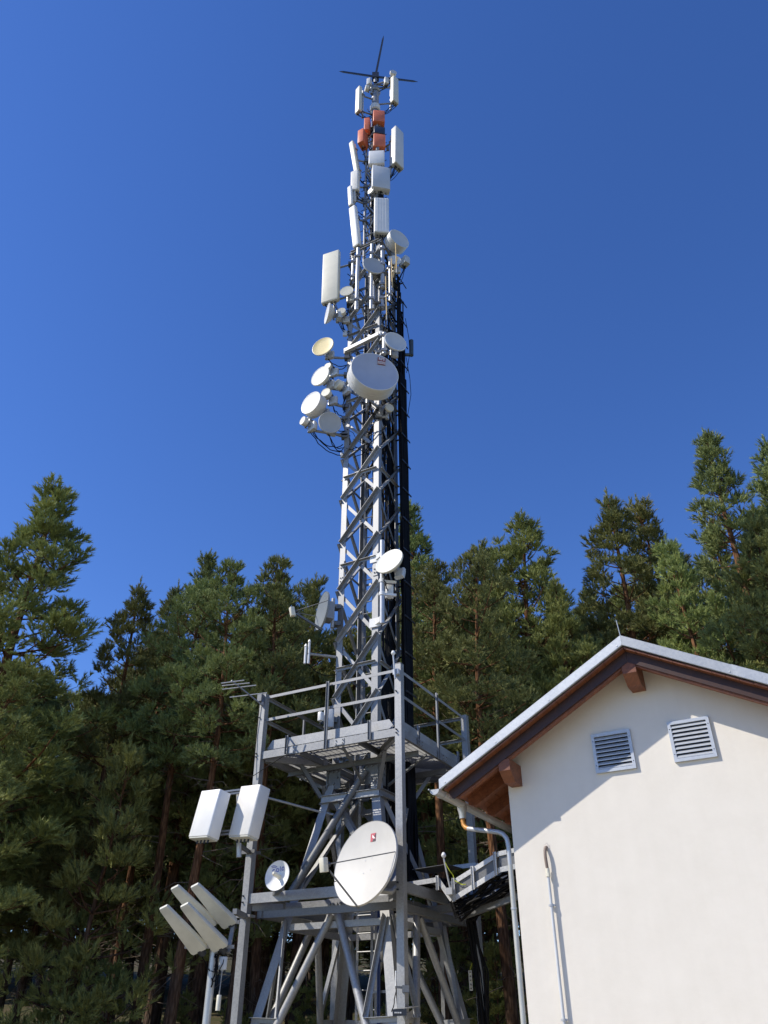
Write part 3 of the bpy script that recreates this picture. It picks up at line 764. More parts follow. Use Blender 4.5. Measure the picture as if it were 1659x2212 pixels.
def dish(label, kind, cx, cy, rpx, Y, az, tilt=0, depth=0.6, face='white', body='white', leg='N', radio=True, pole=True, name='microwave_dish', cat='dish antenna', group=None, cables=2, cone=0.05):
    P = PX(cx, cy, Y); Rm = rpx * mpp(P); fr = frame(az, tilt); f, r_, u = fr
    root = empty(name, P - f * (Rm * 0.6), label, cat, group)
    MB().lathe([(0, -cone * Rm), (0.5 * Rm, -cone * 0.42 * Rm), (0.93 * Rm, -0.004), (0.955 * Rm, 0.0)], P, fr, 48).build('radome', face, root, smooth=True)
    if kind == 'drum':
        D = depth * Rm
        prof = [(0.955 * Rm, 0.0), (0.985 * Rm, 0.004 * Rm), (Rm, -0.02 * Rm), (Rm, -D * 0.55), (1.012 * Rm, -D * 0.56), (1.012 * Rm, -D * 0.60), (Rm, -D * 0.61), (Rm, -D), (0.97 * Rm, -D - 0.02), (0.75 * Rm, -D - 0.14 * Rm), (0.3 * Rm, -D - 0.26 * Rm), (0, -D - 0.28 * Rm)]
        back = D + 0.28 * Rm
    else:
        D = depth * Rm
        prof = [(0.955 * Rm, 0.0), (0.99 * Rm, -0.01 * Rm), (Rm, -0.05 * Rm), (0.985 * Rm, -0.13 * Rm), (0.95 * Rm, -0.16 * Rm), (0.82 * Rm, -0.16 * Rm - 0.35 * D), (0.6 * Rm, -0.16 * Rm - 0.65 * D), (0.32 * Rm, -0.16 * Rm - 0.9 * D), (0.16 * Rm, -0.16 * Rm - D), (0, -0.16 * Rm - D)]
        back = 0.16 * Rm + D
    MB().lathe(prof, P, fr, 48).build('shroud' if kind == 'drum' else 'reflector', body, root, smooth=True)
    Bk = P - f * back
    m = MB(); m.lathe([(0.13 * Rm + 0.03, 0.03), (0.13 * Rm + 0.03, -0.10), (0, -0.10)], Bk, fr, 14); m.build('hub', 'galv', root, smooth=True)
    if radio:
        c = Bk - f * 0.13 + r_ * 0.10 - u * 0.12
        m = MB(); m.rbox(c, r_ * 0.11, f * 0.05, u * 0.12, 0.03)
        for k in range(5): m.obox(c - f * 0.055 + r_ * (-0.08 + 0.04 * k), r_ * 0.006, f * 0.02, u * 0.10)
        m.build('radio_unit', 'lightgrey', root)
    Pp = Bk - f * 0.10
    if pole:
        hl = max(0.26, Rm * 0.8)
        m = MB(); m.tube([Pp - Z * hl, Pp + Z * hl * 0.75], 0.045, 12); m.build('mounting_pole', 'pipe', root, smooth=True)
        for dz in (-0.12, 0.12):
            m = MB(); m.bar(Pp + Z * dz + f * 0.10 - r_ * 0.07, Pp + Z * dz + f * 0.10 + r_ * 0.07, 0.03, 0.04); m.bar(Pp + Z * dz - f * 0.055 - r_ * 0.07, Pp + Z * dz - f * 0.055 + r_ * 0.07, 0.02, 0.035)
            m.tube([Pp + Z * dz + f * 0.10 - r_ * 0.06, Pp + Z * dz - f * 0.09 - r_ * 0.06], 0.008, 6); m.tube([Pp + Z * dz + f * 0.10 + r_ * 0.06, Pp + Z * dz - f * 0.09 + r_ * 0.06], 0.008, 6)
            m.build('clamp', 'galv', root)
        if leg:
            arms(root, Pp - Z * (hl * 0.7), leg)
            if hl > 0.35: arms(root, Pp + Z * (hl * 0.45), leg)
    if cables and leg:
        q = LEG(leg, Pp.z - 0.6) if isinstance(leg, str) else Vector((leg[0], leg[1], Pp.z - 0.4))
        feed_cables(root, Bk - f * 0.12 - Z * 0.15, q, cables, 0.22)
    return root, P, Rm, fr

def panel(label, xt, yt, xb, yb, Y, w, dep, az, material='white', leg='L', Yb=None, rad=0.04, n_arm=2, cables=3, ribs=False, name='panel_antenna', cat='panel antenna', group=None, gap=0.12, cap=None, pole=True, pole_ext=0.15):
    Pt = PX(xt, yt, Y); Pb = PX(xb, yb, Yb or Y)
    f, r_, u = frame(az)
    ax = (Pt - Pb); L_ = ax.length; ax.normalize()
    r_ = (r_ - ax * r_.dot(ax)).normalized(); f = r_.cross(ax)
    c = (Pt + Pb) / 2 - f * (dep / 2)
    root = empty(name, c - ax * (L_ / 2), label, cat, group)
    m = MB(); m.rbox(c, r_ * (w / 2), f * (dep / 2), ax * (L_ / 2), rad)
    if ribs:
        for k in (-0.28, -0.09, 0.09, 0.28): m.obox(c + f * (dep / 2 + 0.004) + r_ * (w * k), r_ * 0.012, f * 0.006, ax * (L_ / 2 - 0.03))
    body = m.build('radome', material, root, smooth=not ribs)
    m = MB(); m.rbox(c - ax * (L_ / 2 + 0.012), r_ * (w / 2 - 0.012), f * (dep / 2 - 0.012), ax * 0.014, rad * 0.8); m.build('end_cap', cap or 'lpda', root)
    cn = []
    nC = 2 if w < 0.3 else 4
    for k in range(nC):
        p = c - ax * (L_ / 2 + 0.02) + r_ * (w * 0.7 * ((k + 0.5) / nC - 0.5))
        m = MB(); m.tube([p, p - ax * 0.06], 0.016, 8); m.build('connector', 'dark', root); cn.append(p - ax * 0.05)
    pp = c - f * (dep / 2 + gap)
    if pole:
        m = MB(); m.tube([pp - ax * (L_ / 2 + pole_ext), pp + ax * (L_ / 2 + pole_ext * 0.6)], 0.036, 10); m.build('mounting_pole', 'pipe', root, smooth=True)
        for s_ in (-0.36, 0.36):
            q = pp + ax * (L_ * s_)
            m = MB(); m.obox(q + f * (gap * 0.5), r_ * 0.05, f * (gap * 0.5), ax * 0.025); m.obox(q - f * 0.03, r_ * 0.06, f * 0.02, ax * 0.03); m.build('bracket', 'galv', root)
        zs = ((0.0,),(0.0,),(-0.33, 0.33))[n_arm] if n_arm else ()
        for s_ in zs: arms(root, pp + ax * (L_ * s_), leg, r=0.03)
    if leg and cables:
        for k in range(cables):
            q = LEG(leg, pp.z - L_ / 2 - 0.25) if isinstance(leg, str) else Vector(leg) - Z * 0.3
            feed_cables(root, cn[k % len(cn)], q, 1, 0.22, 0.011)
    return root

def cabinet(label, xt, yt, yb, Y, w, dep, az, material, leg='N', name='remote_radio_unit', cat='radio unit', group=None, rad=0.03, cables=2, handle=False):
    Pt = PX(xt, yt, Y); Pb = PX(xt, yb, Y); Pb = Vector((Pt.x, Pt.y, Pb.z))
    f, r_, u = frame(az); L_ = Pt.z - Pb.z; c = (Pt + Pb) / 2 - f * (dep / 2)
    root = empty(name, c - Z * (L_ / 2), label, cat, group)
    m = MB(); m.rbox(c, r_ * (w / 2), f * (dep / 2), Z * (L_ / 2), rad); m.build('housing', material, root, smooth=True)
    m = MB(); m.obox(c - Z * (L_ / 2 + 0.006), r_ * (w * 0.16), f * 0.012, Z * 0.012); m.build('handle', 'lpda', root)
    for k in (-0.3, -0.1, 0.1, 0.3):
        m = MB(); p = c - Z * (L_ / 2) + r_ * (w * k) - f * (dep * 0.2); m.tube([p, p - Z * 0.05], 0.014, 8); m.build('connector', 'dark', root)
    if leg:
        bp = c - f * (dep / 2 + 0.05)
        m = MB(); m.obox(bp + f * 0.02, r_ * 0.08, f * 0.035, Z * (L_ * 0.3)); m.build('bracket', 'galv', root)
        arms(root, bp, leg, r=0.03)
        q = LEG(leg, Pb.z - 0.5) if isinstance(leg, str) else Vector(leg) - Z * 0.5
        feed_cables(root, c - Z * (L_ / 2 + 0.03), q, cables, 0.18, 0.010)
    return root

# --- lightning spikes at the very top
sp = empty('lightning_star', T(0, 0, 32.35), 'dark three armed lightning rod star on the very top of the tower', 'lightning rod')
hub = T(0, 0, 32.45)
m = MB(); m.obox(hub, Vector((0.13, 0, 0)), Vector((0, 0.10, 0)), Z * 0.18); m.build('hub', 'dark', sp)
for tip in (PX(829, 76, 15.38), PX(731, 154, 15.25), PX(904, 177, 15.5)):
    d = (tip - hub).normalized(); s_ = d.cross(Vector((0, 1, 0.1))).normalized(); w_ = d.cross(s_)
    L_ = (tip - hub).length; a = 0.045
    m = MB(); n0 = [hub + s_ * a + w_ * a * .6, hub - s_ * a + w_ * a * .6, hub - w_ * a]
    n1 = [hub + d * (L_ * 0.88) + s_ * a * .8 + w_ * a * .5, hub + d * (L_ * 0.88) - s_ * a * .8 + w_ * a * .5, hub + d * (L_ * 0.88) - w_ * a * .8]
    m.add(n0 + n1 + [tip], [(0, 1, 4, 3), (1, 2, 5, 4), (2, 0, 3, 5), (3, 4, 6), (4, 5, 6), (5, 3, 6), (0, 2, 1)]); m.build('spike', 'dark', sp)

# --- top pole antennas
panel('cream narrow panel antenna left of the top pole below the spikes', 772, 189, 770.5, 240, 15.05, 0.25, 0.15, -50, 'cream', T(0, 0, 30))
panel('cream panel antenna right of the top pole under a small round dish', 856, 167, 856, 219, 15.1, 0.28, 0.19, 42, 'cream', T(0, 0, 30), cables=4)
dish('tiny white round dish on top of the right hand top panel', 'drum', 850, 155, 7.4, 15.0, 15, 0, 0.7, 'lightgrey', 'white', T(0, 0, 32), radio=False)
dish('tiny white horn dish facing sideways between top pole and left panel', 'drum', 789, 190, 7.0, 15.2, -70, 0, 0.9, 'white', 'white', T(0, 0, 31), radio=False)
cabinet('small grey tube unit clamped left of the spikes', 796, 168, 180, 15.2, 0.16, 0.2, -20, 'lightgrey', T(0, 0, 31.9), name='tube_radio_unit')
cabinet('small grey tube unit clamped right of the spikes', 836, 166, 178, 15.2, 0.16, 0.2, 20, 'lightgrey', T(0, 0, 31.9), name='tube_radio_unit')
# --- orange boxes
cabinet('orange fibreglass box, highest of the four orange boxes', 819, 238, 261, 14.95, 0.42, 0.34, 5, 'orange', T(-0.1, -0.1, 29), name='orange_antenna_box', cat='antenna box', group='orange antenna boxes', rad=0.035)
cabinet('narrow orange fibreglass box, slimmest of the four orange boxes', 792.5, 254, 279, 15.0, 0.20, 0.32, -8, 'orange', 'L', name='orange_antenna_box', cat='antenna box', group='orange antenna boxes', rad=0.03)
cabinet('orange fibreglass box set furthest out to the left side', 779, 279, 306, 14.95, 0.24, 0.36, -28, 'orange', 'L', name='orange_antenna_box', cat='antenna box', group='orange antenna boxes', rad=0.03)
cabinet('orange fibreglass box just above the white square box', 820, 289, 315, 14.95, 0.42, 0.34, 8, 'orange', 'N', name='orange_antenna_box', cat='antenna box', group='orange antenna boxes', rad=0.035)
cabinet('dark blue black housing between two orange boxes', 820, 273, 287, 15.0, 0.40, 0.30, 10, 'darkblue', 'N')
# --- upper panels
panel('large white panel antenna standing out right beside the orange boxes', 864, 279, 864, 356, 14.95, 0.42, 0.24, 46, 'white', 'R', cables=6, gap=0.2)
panel('slim white panel antenna leaning outward below the orange boxes', 757, 306, 768, 369, 15.05, 0.19, 0.11, -42, 'cream', 'L', n_arm=1)
cabinet('white square box antenna directly under an orange box', 813.5, 325, 352, 14.85, 0.53, 0.16, -3, 'bright', 'N', name='square_antenna_box', cat='antenna box')
cabinet('large grey square box antenna under the white square box', 824, 359, 405, 14.85, 0.60, 0.24, 12, 'lightgrey', 'N', name='square_antenna_box', cat='antenna box', cables=5)
panel('short white double panel antenna at left of the narrow mast', 765, 368, 765, 409, 15.0, 0.28, 0.17, -24, 'white', 'L', n_arm=1)
panel('slim white panel antenna with a small box beside it', 753.5, 402, 756, 441, 14.95, 0.17, 0.10, -38, 'bright', 'L', n_arm=1)
cabinet('small white box mounted close beside a slim white panel', 763, 405, 434, 15.05, 0.15, 0.12, -25, 'lightgrey', 'L')
panel('long white panel antenna leaning outward above the large left panel', 759, 446, 768, 529, 14.95, 0.25, 0.17, -36, 'bright', 'L', n_arm=2)
panel('tall bright white ribbed panel antenna in front of the narrow mast', 824.5, 427, 824.5, 500, 14.85, 0.47, 0.22, 4, 'bright', 'N', ribs=True, cables=6, gap=0.08)
dish('small white domed radome under the grey square box', 'bowl', 800, 411, 9, 14.95, -40, 0, 0.7, 'white', 'white', 'L', radio=False)
# --- upper dishes
dish('large white drum dish with pale grey face beside the ribbed panel', 'drum', 863, 515, 25, 14.95, 33, 0, 0.85, 'lightgrey', 'white', 'R')
dish('grey faced round dish in front of the top of the square section', 'drum', 807, 573, 24, 14.45, 18, 0, 0.12, 'grey', 'lightgrey', 'N')
dish('small white dish crossed by a yellow rod antenna', 'bowl', 852.5, 561, 14.5, 14.7, 6, 0, 0.55, 'white', 'white', 'R')
cabinet('grey finned radio box sticking out right of the mast', 881, 553, 567, 15.2, 0.20, 0.26, 40, 'lightgrey', 'R', cables=4)
panel('tall cream panel antenna, largest panel, left of the square section', 714.5, 544, 711.5, 648, 15.0, 0.54, 0.16, -20, 'cream', 'L', cables=5, gap=0.2)
dish('small cream round dish right of the tall cream panel', 'bowl', 748.5, 628, 15, 14.8, -12, 0, 0.3, 'cream', 'cream', 'L')
dish('white dish seen edge on below the tall cream panel', 'bowl', 706, 677, 23, 15.0, -72, 0, 0.55, 'white', 'white', 'L')
dish('cream octagonal radio dish beside the edge on dish', 'drum', 737, 671, 9.5, 14.9, -10, 0, 0.8, 'cream', 'cream', 'L')
dish('yellowed round dish, the only yellow face on the tower', 'bowl', 697, 747.5, 25.5, 14.9, -22, 0, 0.35, 'yellowed', 'cream', 'L')
dish('white shallow dish facing right above the striped sticker drum', 'bowl', 855, 737, 26, 14.45, 24, 0, 0.45, 'lightgrey', 'bright', 'N', cone=0.12)
dish('deep white bowl dish below the yellowed dish', 'bowl', 691, 811.5, 25, 14.8, -36, 0, 0.62, 'bright', 'cream', 'L')
RFS, RP, RR, RF = dish('largest white drum dish with a red striped sticker', 'drum', 810, 802, 54, 13.75, 17, 0, 0.62, 'gloss_face', 'white', 'N', cone=0.16, cables=4)
dish('white drum dish lowest of the left cluster, beside a grey dish', 'drum', 671, 869.5, 28, 14.75, -38, 0, 0.75, 'bright', 'white', 'L')
dish('grey faced round dish at the foot of the left cluster', 'drum', 713, 912, 25, 14.75, 15, -14, 0.18, 'grey', 'lightgrey', 'L')
dish('small cream radio dish above the deep white bowl dish', 'drum', 707, 790, 8.5, 15.0, -30, 0, 0.6, 'cream', 'cream', 'L')
dish('small cream octagonal radio dish above the lowest white drum', 'drum', 703, 847, 11, 14.8, -24, 0, 0.8, 'cream', 'cream', 'L')
dish('cream radio dish close to the tower leg beside the bowl dish', 'drum', 727, 829, 11, 14.9, -50, 0, 0.9, 'cream', 'cream', 'L')
dish('small white radio dish left of the lowest white drum', 'drum', 653, 908, 10, 14.8, -48, 0, 0.9, 'white', 'white', 'L', cables=3)
dish('small olive cream radio dish under the sticker drum', 'drum', 842, 880, 10, 14.55, 22, 0, 0.3, 'cream', 'cream', 'N', radio=False)
dish('white dish halfway up the bare shaft above the platform', 'bowl', 840, 1211, 34, 14.25, -33, 17, 0.45, 'bright', 'cream', None, pole=False)
# its pole and brackets
dpole = empty('dish_pole', PX(825.5, 1347, 14.5), 'vertical pipe carrying the halfway dish on the tower leg', 'mounting pole')
p0, p1 = PX(825.5, 1347, 14.5), PX(826.5, 1168, 14.5); p1 = Vector((p0.x, p0.y, p1.z))
m = MB(); m.tube([p0, p1], 0.052, 14); m.build('pipe', 'pipe', dpole, smooth=True)
for y in (1195, 1335):
    q = PX(826, y, 14.5); q = Vector((p0.x, p0.y, q.z)); l = LEG('N', q.z)
    m = MB(); m.bar(q, l + e1 * 0.06, 0.05, 0.12); m.build('bracket', 'bright', dpole)
    m = MB(); m.obox(l + e1 * 0.06 - e2 * 0.02, e1 * 0.13, e2 * 0.012, Z * 0.10); m.build('clamp_plate', 'bright', dpole)
for y in (1255, 1283):
    q = PX(826, y, 14.5); q = Vector((p0.x, p0.y, q.z))
    m = MB(); m.bar(q - Vector((0.08, 0, 0)), q + Vector((0.30, 0.06, 0)), 0.05, 0.05); m.tube([q - Z * 0.04, q + Z * 0.04], 0.066, 12); m.build('bracket', 'bright', dpole)
cabinet('white equipment box behind the pipe of the halfway dish', 842, 1262, 1290, 14.62, 0.17, 0.10, 10, 'bright', None, name='equipment_box', cat='equipment box')
wv = MB(); wv.tube(sag(PX(829, 1240, 14.42), PX(838, 1276, 14.5), 0.06, 8, 0.02), 0.012, 6); wv.build('patch_cable', 'black', dpole)

# sticker on the big drum
f, r_, u = RF
ctr = RP + r_ * 0.17 + u * 0.40
def face_pt(px, py, lift):
    q = r_ * px + u * py; rad = q.length / RR
    h = -0.16 * RR * max(0, 1 - rad / 0.94) * 0.85
    return RP + q + f * (h + lift)
def sticker_quad(x0, x1, y0, y1, lift, name, material, parent):
    m = MB(); n = 4; vs_ = []
    for j in range(n + 1):
        for i in range(n + 1): vs_.append(face_pt(0.17 + x0 + (x1 - x0) * i / n, 0.40 + y0 + (y1 - y0) * j / n, lift))
    m.add(vs_, [(j * (n + 1) + i, j * (n + 1) + i + 1, (j + 1) * (n + 1) + i + 1, (j + 1) * (n + 1) + i) for j in range(n) for i in range(n)])
    return m.build(name, material, parent)
def text_mesh(txt, size):
    cu = bpy.data.curves.new('lettering', 'FONT'); cu.body = txt; cu.size = size; cu.align_x = 'CENTER'; cu.align_y = 'CENTER'; cu.offset = size * 0.03
    to = bpy.data.objects.new('lettering', cu); COL.objects.link(to)
    dg = bpy.context.evaluated_depsgraph_get(); me = bpy.data.meshes.new_from_object(to.evaluated_get(dg))
    vs_ = [v.co.copy() for v in me.vertices]; fs = [tuple(p.vertices) for p in me.polygons]
    bpy.data.objects.remove(to); bpy.data.meshes.remove(me); bpy.data.curves.remove(cu)
    return vs_, fs
st = sticker_quad(-0.10, 0.10, -0.11, 0.11, 0.012, 'sticker', 'red', RFS)
tv, tf = text_mesh('RFS', 0.105)
m = MB(); m.add([face_pt(0.17 + v.x * 0.95, 0.40 + 0.06 + v.y, 0.016) for v in tv], tf); m.build('lettering', 'print_white', st)
for k in range(3): sticker_quad(-0.10, 0.10, -0.025 - 0.03 * k, -0.010 - 0.03 * k, 0.015, 'stripe', 'print_white', st)

# --- mounting poles at the head of the square section
for (xa, ya, yb, Y, r, lab) in (
        (774, 537, 670, 14.75, 0.058, 'thick long white pole right of the tall cream panel'),
        (803.5, 528, 668, 14.55, 0.045, 'slim long pole running behind the upper grey faced dish'),
        (826, 533, 580, 14.6, 0.062, 'thick short pole directly under the ribbed panel'),
        (826, 585, 622, 14.62, 0.062, 'thick short pole between the grey faced dish and the rod antennas'),
        (825, 642, 668, 14.62, 0.06, 'stubby thick pole beside the lowest yellow rod'),
        (842, 566, 650, 14.5, 0.034, 'thin white tube among the yellow rod antennas'),
        (808, 588, 668, 14.75, 0.05, 'pole hanging below the upper grey faced dish'),
        (830, 720, 765, 14.5, 0.06, 'short pole carrying the shallow dish above the sticker drum'),
        (763, 560, 605, 14.9, 0.045, 'short pole at the corner holding the tall cream panel arm')):
    a, b = PX(xa, ya, Y), PX(xa, yb, Y); b = Vector((a.x, a.y, b.z))
    po = empty('antenna_pole', b, lab, 'mounting pole', 'mounting poles on the antenna head')
    m = MB(); m.tube([b, a], r, 12); m.build('pipe', 'pipe', po, smooth=True)
    for t in (0.15, 0.85):
        q = b.lerp(a, t); l = min((LEG(k, q.z) if q.z < ZT else T(SGN[k][0] * 0.5, SGN[k][1] * 0.5, q.z) for k in 'NLR'), key=lambda w: (w - q).length)
        l = Vector((l.x, l.y, min(q.z, ZT - 0.05)))
        m = MB(); m.bar(q, l, 0.05, 0.06); m.obox(q, Vector((r + 0.02, 0, 0)), Vector((0, r + 0.02, 0)), Z * 0.04); m.build('clamp', 'galv', po)
# rod antennas (yellowish fibreglass)
for (x0, y0, x1, y1, Y, lab) in ((854.5, 525.5, 857, 587, 14.4, 'yellow rod antenna crossing in front of the small white dish'), (845.5, 558.5, 848, 629, 14.45, 'yellow rod antenna standing close beside a thin white tube'), (833, 597.5, 835.5, 688.5, 14.4, 'longest and lowest yellow rod antenna, below the small white dish')):
    a, b = PX(x0, y0, Y), PX(x1, y1, Y)
    ro = empty('rod_antenna', b, lab, 'rod antenna', 'yellow rod antennas')
    m = MB(); m.tube([b, a], 0.016, 8); m.build('rod', 'whip', ro, smooth=True)
    m = MB(); m.tube([b - Z * 0.05, b + Z * 0.12], 0.024, 8); m.build('base_sleeve', 'galv', ro)
    l = Vector((0.05, 14.75, b.z + 0.05)); m = MB(); m.tube([b + Z * 0.05, l], 0.014, 6); m.build('arm', 'galv', ro)
do = empty('dipole_antenna', PX(848, 599, 14.5), 'brown yellow folded bar leaning between the rod antennas', 'dipole antenna')
m = MB(); m.bar(PX(858.5, 556, 14.5), PX(848, 600, 14.5), 0.04, 0.03); m.build('bar', 'whip', do)
m = MB(); m.tube([PX(853, 578, 14.5), Vector((0.1, 14.8, PX(853, 578, 14.5).z))], 0.015, 6); m.build('arm', 'galv', do)
# dark L-shaped pipe
lp = empty('stub_pipe', PX(880, 767, 15.6), 'dark grey L shaped pipe sticking out right of the cables', 'pipe')
m = MB(); m.tube([PX(888.5, 736, 15.6), PX(888.5, 768, 15.6)], 0.062, 12); m.build('upright', 'tealpipe', lp, smooth=True)
m = MB(); m.tube([PX(891.5, 766.5, 15.6), Vector((0.38, 15.6, PX(891, 766.5, 15.6).z))], 0.05, 12); m.build('arm', 'tealpipe', lp, smooth=True)

# --- satellite dishes with feed arms
def satdish(label, cx, cy, rpx, Y, n, feed, leg, face='bright', back='white', rim='lightgrey', dpt=0.14, logo=False, squash=1.0):
    P = PX(cx, cy, Y); Rm = rpx * mpp(P); f = Vector(n).normalized(); r_ = Z.cross(f).normalized() * 1.0
    r_ = -r_ if r_.x < 0 and abs(r_.x) > abs(r_.y) else r_
    r_ = Vector((-f.y, f.x, 0)).normalized(); u = f.cross(r_)
    root = empty('satellite_dish', P - f * Rm * 0.4, label, 'satellite dish')
    inner = [(0, -dpt * Rm)] + [(Rm * k / 8, -dpt * Rm * (1 - (k / 8) ** 2)) for k in range(1, 9)]
    MB().lathe(inner, P, (f, r_, u), 56).build('reflector_face', face, root, smooth=True)
    outer = [(Rm, 0.0), (Rm * 1.012, 0.006), (Rm * 1.02, -0.012), (Rm * 1.015, -0.035)] + [(Rm * k / 8, -dpt * Rm * (1 - (k / 8) ** 2) - 0.035) for k in range(7, 0, -1)] + [(0, -dpt * Rm - 0.035)]
    MB().lathe(outer, P, (f, r_, u), 56).build('reflector_back', back, root, smooth=True)
    fp = P + f * feed[0] + r_ * feed[1] + u * feed[2]
    e_b = P - u * Rm * 0.99
    m = MB(); w_ = 0.018 if logo else 0.038; m.bar(e_b - u * 0.03 - f * 0.05, fp - (fp - e_b).normalized() * 0.08, w_, w_ * 1.2); m.build('feed_arm', 'galv_dark', root)
    m = MB(); d = (P - fp).normalized(); s_ = d.cross(Z).normalized(); uu = s_.cross(d)
    m.rbox(fp - d * 0.02, s_ * 0.055, d * 0.05, uu * 0.10, 0.02); lnb = m.build('feed_unit', 'cream', root, smooth=True)
    m = MB(); m.lathe([(0.03, 0.0), (0.042, 0.06), (0.0, 0.06)], fp + d * 0.03, (d, s_, uu), 12); m.build('feed_horn', 'dark', lnb, smooth=True)
    for sg in ((1,) if logo else (-1, 1)):
        q = P + r_ * (sg * Rm * 0.97) + u * Rm * 0.12
        m = MB(); m.tube([fp, q], 0.009, 6); m.build('strut', 'galv_dark', root)
    Bk = P - f * (dpt * Rm + 0.04)
    m = MB(); m.obox(Bk - f * 0.08, r_ * 0.14, f * 0.08, u * 0.2); m.build('mount_bracket', 'galv', root)
    Pp = Bk - f * 0.17
    m = MB(); m.tube([Pp - Z * 0.35, Pp + Z * 0.35], 0.04, 12); m.build('mounting_pole', 'pipe', root, smooth=True)
    if leg: arms(root, Pp - Z * 0.2, leg); arms(root, Pp + Z * 0.2, leg)
    return root, P, Rm, (f, r_, u), inner
satdish('grey satellite dish turned sideways on the left leg above the platform', 695, 1319, 42, 14.95, (-0.92, -0.38, 0.05), (0.62, 0.0, -0.18), 'L', 'satgrey', 'satgrey', dpt=0.1)
BS, BP, BR, BF, BI = satdish('large off white satellite dish beside the front corner post', 788, 1862, 89, 13.15, (-0.655, -0.715, 0.25), (0.80, 0.0, -0.36), None, 'satdish', 'satdish', dpt=0.12, logo=True)
f, r_, u = BF
m = MB(); m.tube([BP - f * 0.3 - Z * 0.3, BP - f * 0.42 - Z * 0.3 + r_ * 0.2, PP('N', BP.z - 0.3) + e1 * 0.06], 0.045, 10); m.build('arm', 'galv', BS, smooth=True)
m = MB(); m.tube([BP - f * 0.3 + Z * 0.25, PP('N', BP.z + 0.25) + e1 * 0.05], 0.045, 10); m.build('arm', 'galv', BS, smooth=True)
def bowl_pt(P, fr, Rm, dpt, x, y, lift):
    f, r_, u = fr; rad = math.hypot(x, y) / Rm
    return P + r_ * x + u * y + f * (-dpt * Rm * (1 - rad * rad) + lift)
def bowl_poly(pts, name, material, parent, P, fr, Rm, dpt, lift):
    m = MB(); m.add([bowl_pt(P, fr, Rm, dpt, x, y, lift) for x, y in pts], [tuple(range(len(pts)))]); return m.build(name, material, parent)
A = (BS, BP, BF, BR, 0.12)
lx, ly, ls = 0.045, BR * 0.62, 0.058
lg = bowl_poly([(lx - ls, ly - ls * 1.1), (lx + ls, ly - ls * 1.1), (lx + ls, ly + ls * 1.1), (lx - ls, ly + ls * 1.1)], 'logo', 'redlogo', *A, 0.004)
bowl_poly([(lx - ls * 0.35, ly + ls * 0.75), (lx + ls * 0.1, ly + ls * 0.35), (lx + ls * 0.9, ly - ls * 0.35), (lx + ls * 0.2, ly - ls * 0.35), (lx - ls * 0.3, ly - ls * 0.05)], 'logo_bolt', 'print_white', lg, BP, BF, BR, 0.12, 0.008)
bowl_poly([(lx - ls * 0.2, ly - ls * 1.05), (lx + ls * 0.95, ly - ls * 1.05), (lx + ls * 0.95, ly - ls * 0.45), (lx + ls * 0.1, ly - ls * 0.45)], 'logo_base', 'logodark', lg, BP, BF, BR, 0.12, 0.0075)
bowl_poly([(lx + ls * 0.95, ly + ls * 1.05), (lx + ls * 0.95, ly - ls * 0.2), (lx + ls * 0.35, ly + ls * 0.2)], 'logo_corner', 'logodark', lg, BP, BF, BR, 0.12, 0.007)
for (x, y) in ((-0.06, -0.14), (0.08, -0.10), (-0.07, 0.06), (0.06, 0.09)):
    m = MB(); m.lathe([(0.010, 0), (0.008, 0.006), (0, 0.008)], bowl_pt(BP, BF, BR, 0.12, x, y, 0), BF, 8); m.build('bolt', 'lightgrey', BS)
feed_cables(BS, BP + f * 0.78 - u * 0.27, BP + f * 0.60 - u * 0.40, 2, 0.06, 0.007)

# --- small open dish with the blue word on it
fr = frame(-28, 8); f, r_, u = fr
EP = PX(598.5, 1891, 13.7); ER = 30 * mpp(EP); ED = 0.30
eo = empty('internet_dish', EP - f * 0.3, 'small white open dish with blue lettering and a stubby feed', 'dish antenna')
inner = [(0, -ED * ER)] + [(ER * k / 8, -ED * ER * (1 - (k / 8) ** 2)) for k in range(1, 9)]
MB().lathe(inner, EP, fr, 48).build('reflector', 'bright', eo, smooth=True)
MB().lathe([(ER, 0), (ER * 1.03, 0.004), (ER * 1.035, -0.008)] + [(ER * k / 8, -ED * ER * (1 - (k / 8) ** 2) - 0.012) for k in range(7, 0, -1)] + [(0, -ED * ER - 0.012)], EP, fr, 48).build('reflector_back', 'lightgrey', eo, smooth=True)
m = MB(); m.lathe([(0.040, -ED * ER + 0.002), (0.033, 0.0), (0.032, 0.06), (0.030, 0.10), (0.018, 0.118), (0, 0.122)], EP, fr, 16); m.build('feed', 'cream', eo, smooth=True)
m = MB()
letters = [('e', -0.100, 0.085, 22), ('o', -0.038, 0.098, 0), ('l', 0.020, 0.112, 0), ('o', 0.070, 0.110, 0)]
for ch, ox, oy, rot in letters:
    tv, tf = text_mesh(ch, 0.115 if ch != 'l' else 0.10); ca, sa = math.cos(R(rot + 8)), math.sin(R(rot + 8))
    cxm = sum(v.x for v in tv) / len(tv); cym = sum(v.y for v in tv) / len(tv)
    m.add([bowl_pt(EP, fr, ER, ED, ox + (v.x - cxm) * ca - (v.y - cym) * sa, oy + (v.x - cxm) * sa + (v.y - cym) * ca, 0.006) for v in tv], tf)
m.build('lettering', 'print_blue', eo)
for rad in (0.055, 0.075):
    pts = [(rad * math.cos(R(a)), rad * math.sin(R(a))) for a in range(50, 126, 15)] + [((rad + 0.011) * math.cos(R(a)), (rad + 0.011) * math.sin(R(a))) for a in range(125, 49, -15)]
    bowl_poly([(-0.100 + x, 0.080 + y) for x, y in pts], 'wave_mark', 'print_blue', eo, EP, fr, ER, ED, 0.006)
q = EP - f * (ED * ER + 0.05)
m = MB(); m.obox(q, r_ * 0.04, f * 0.05, u * 0.06); m.build('bracket', 'dark', eo)
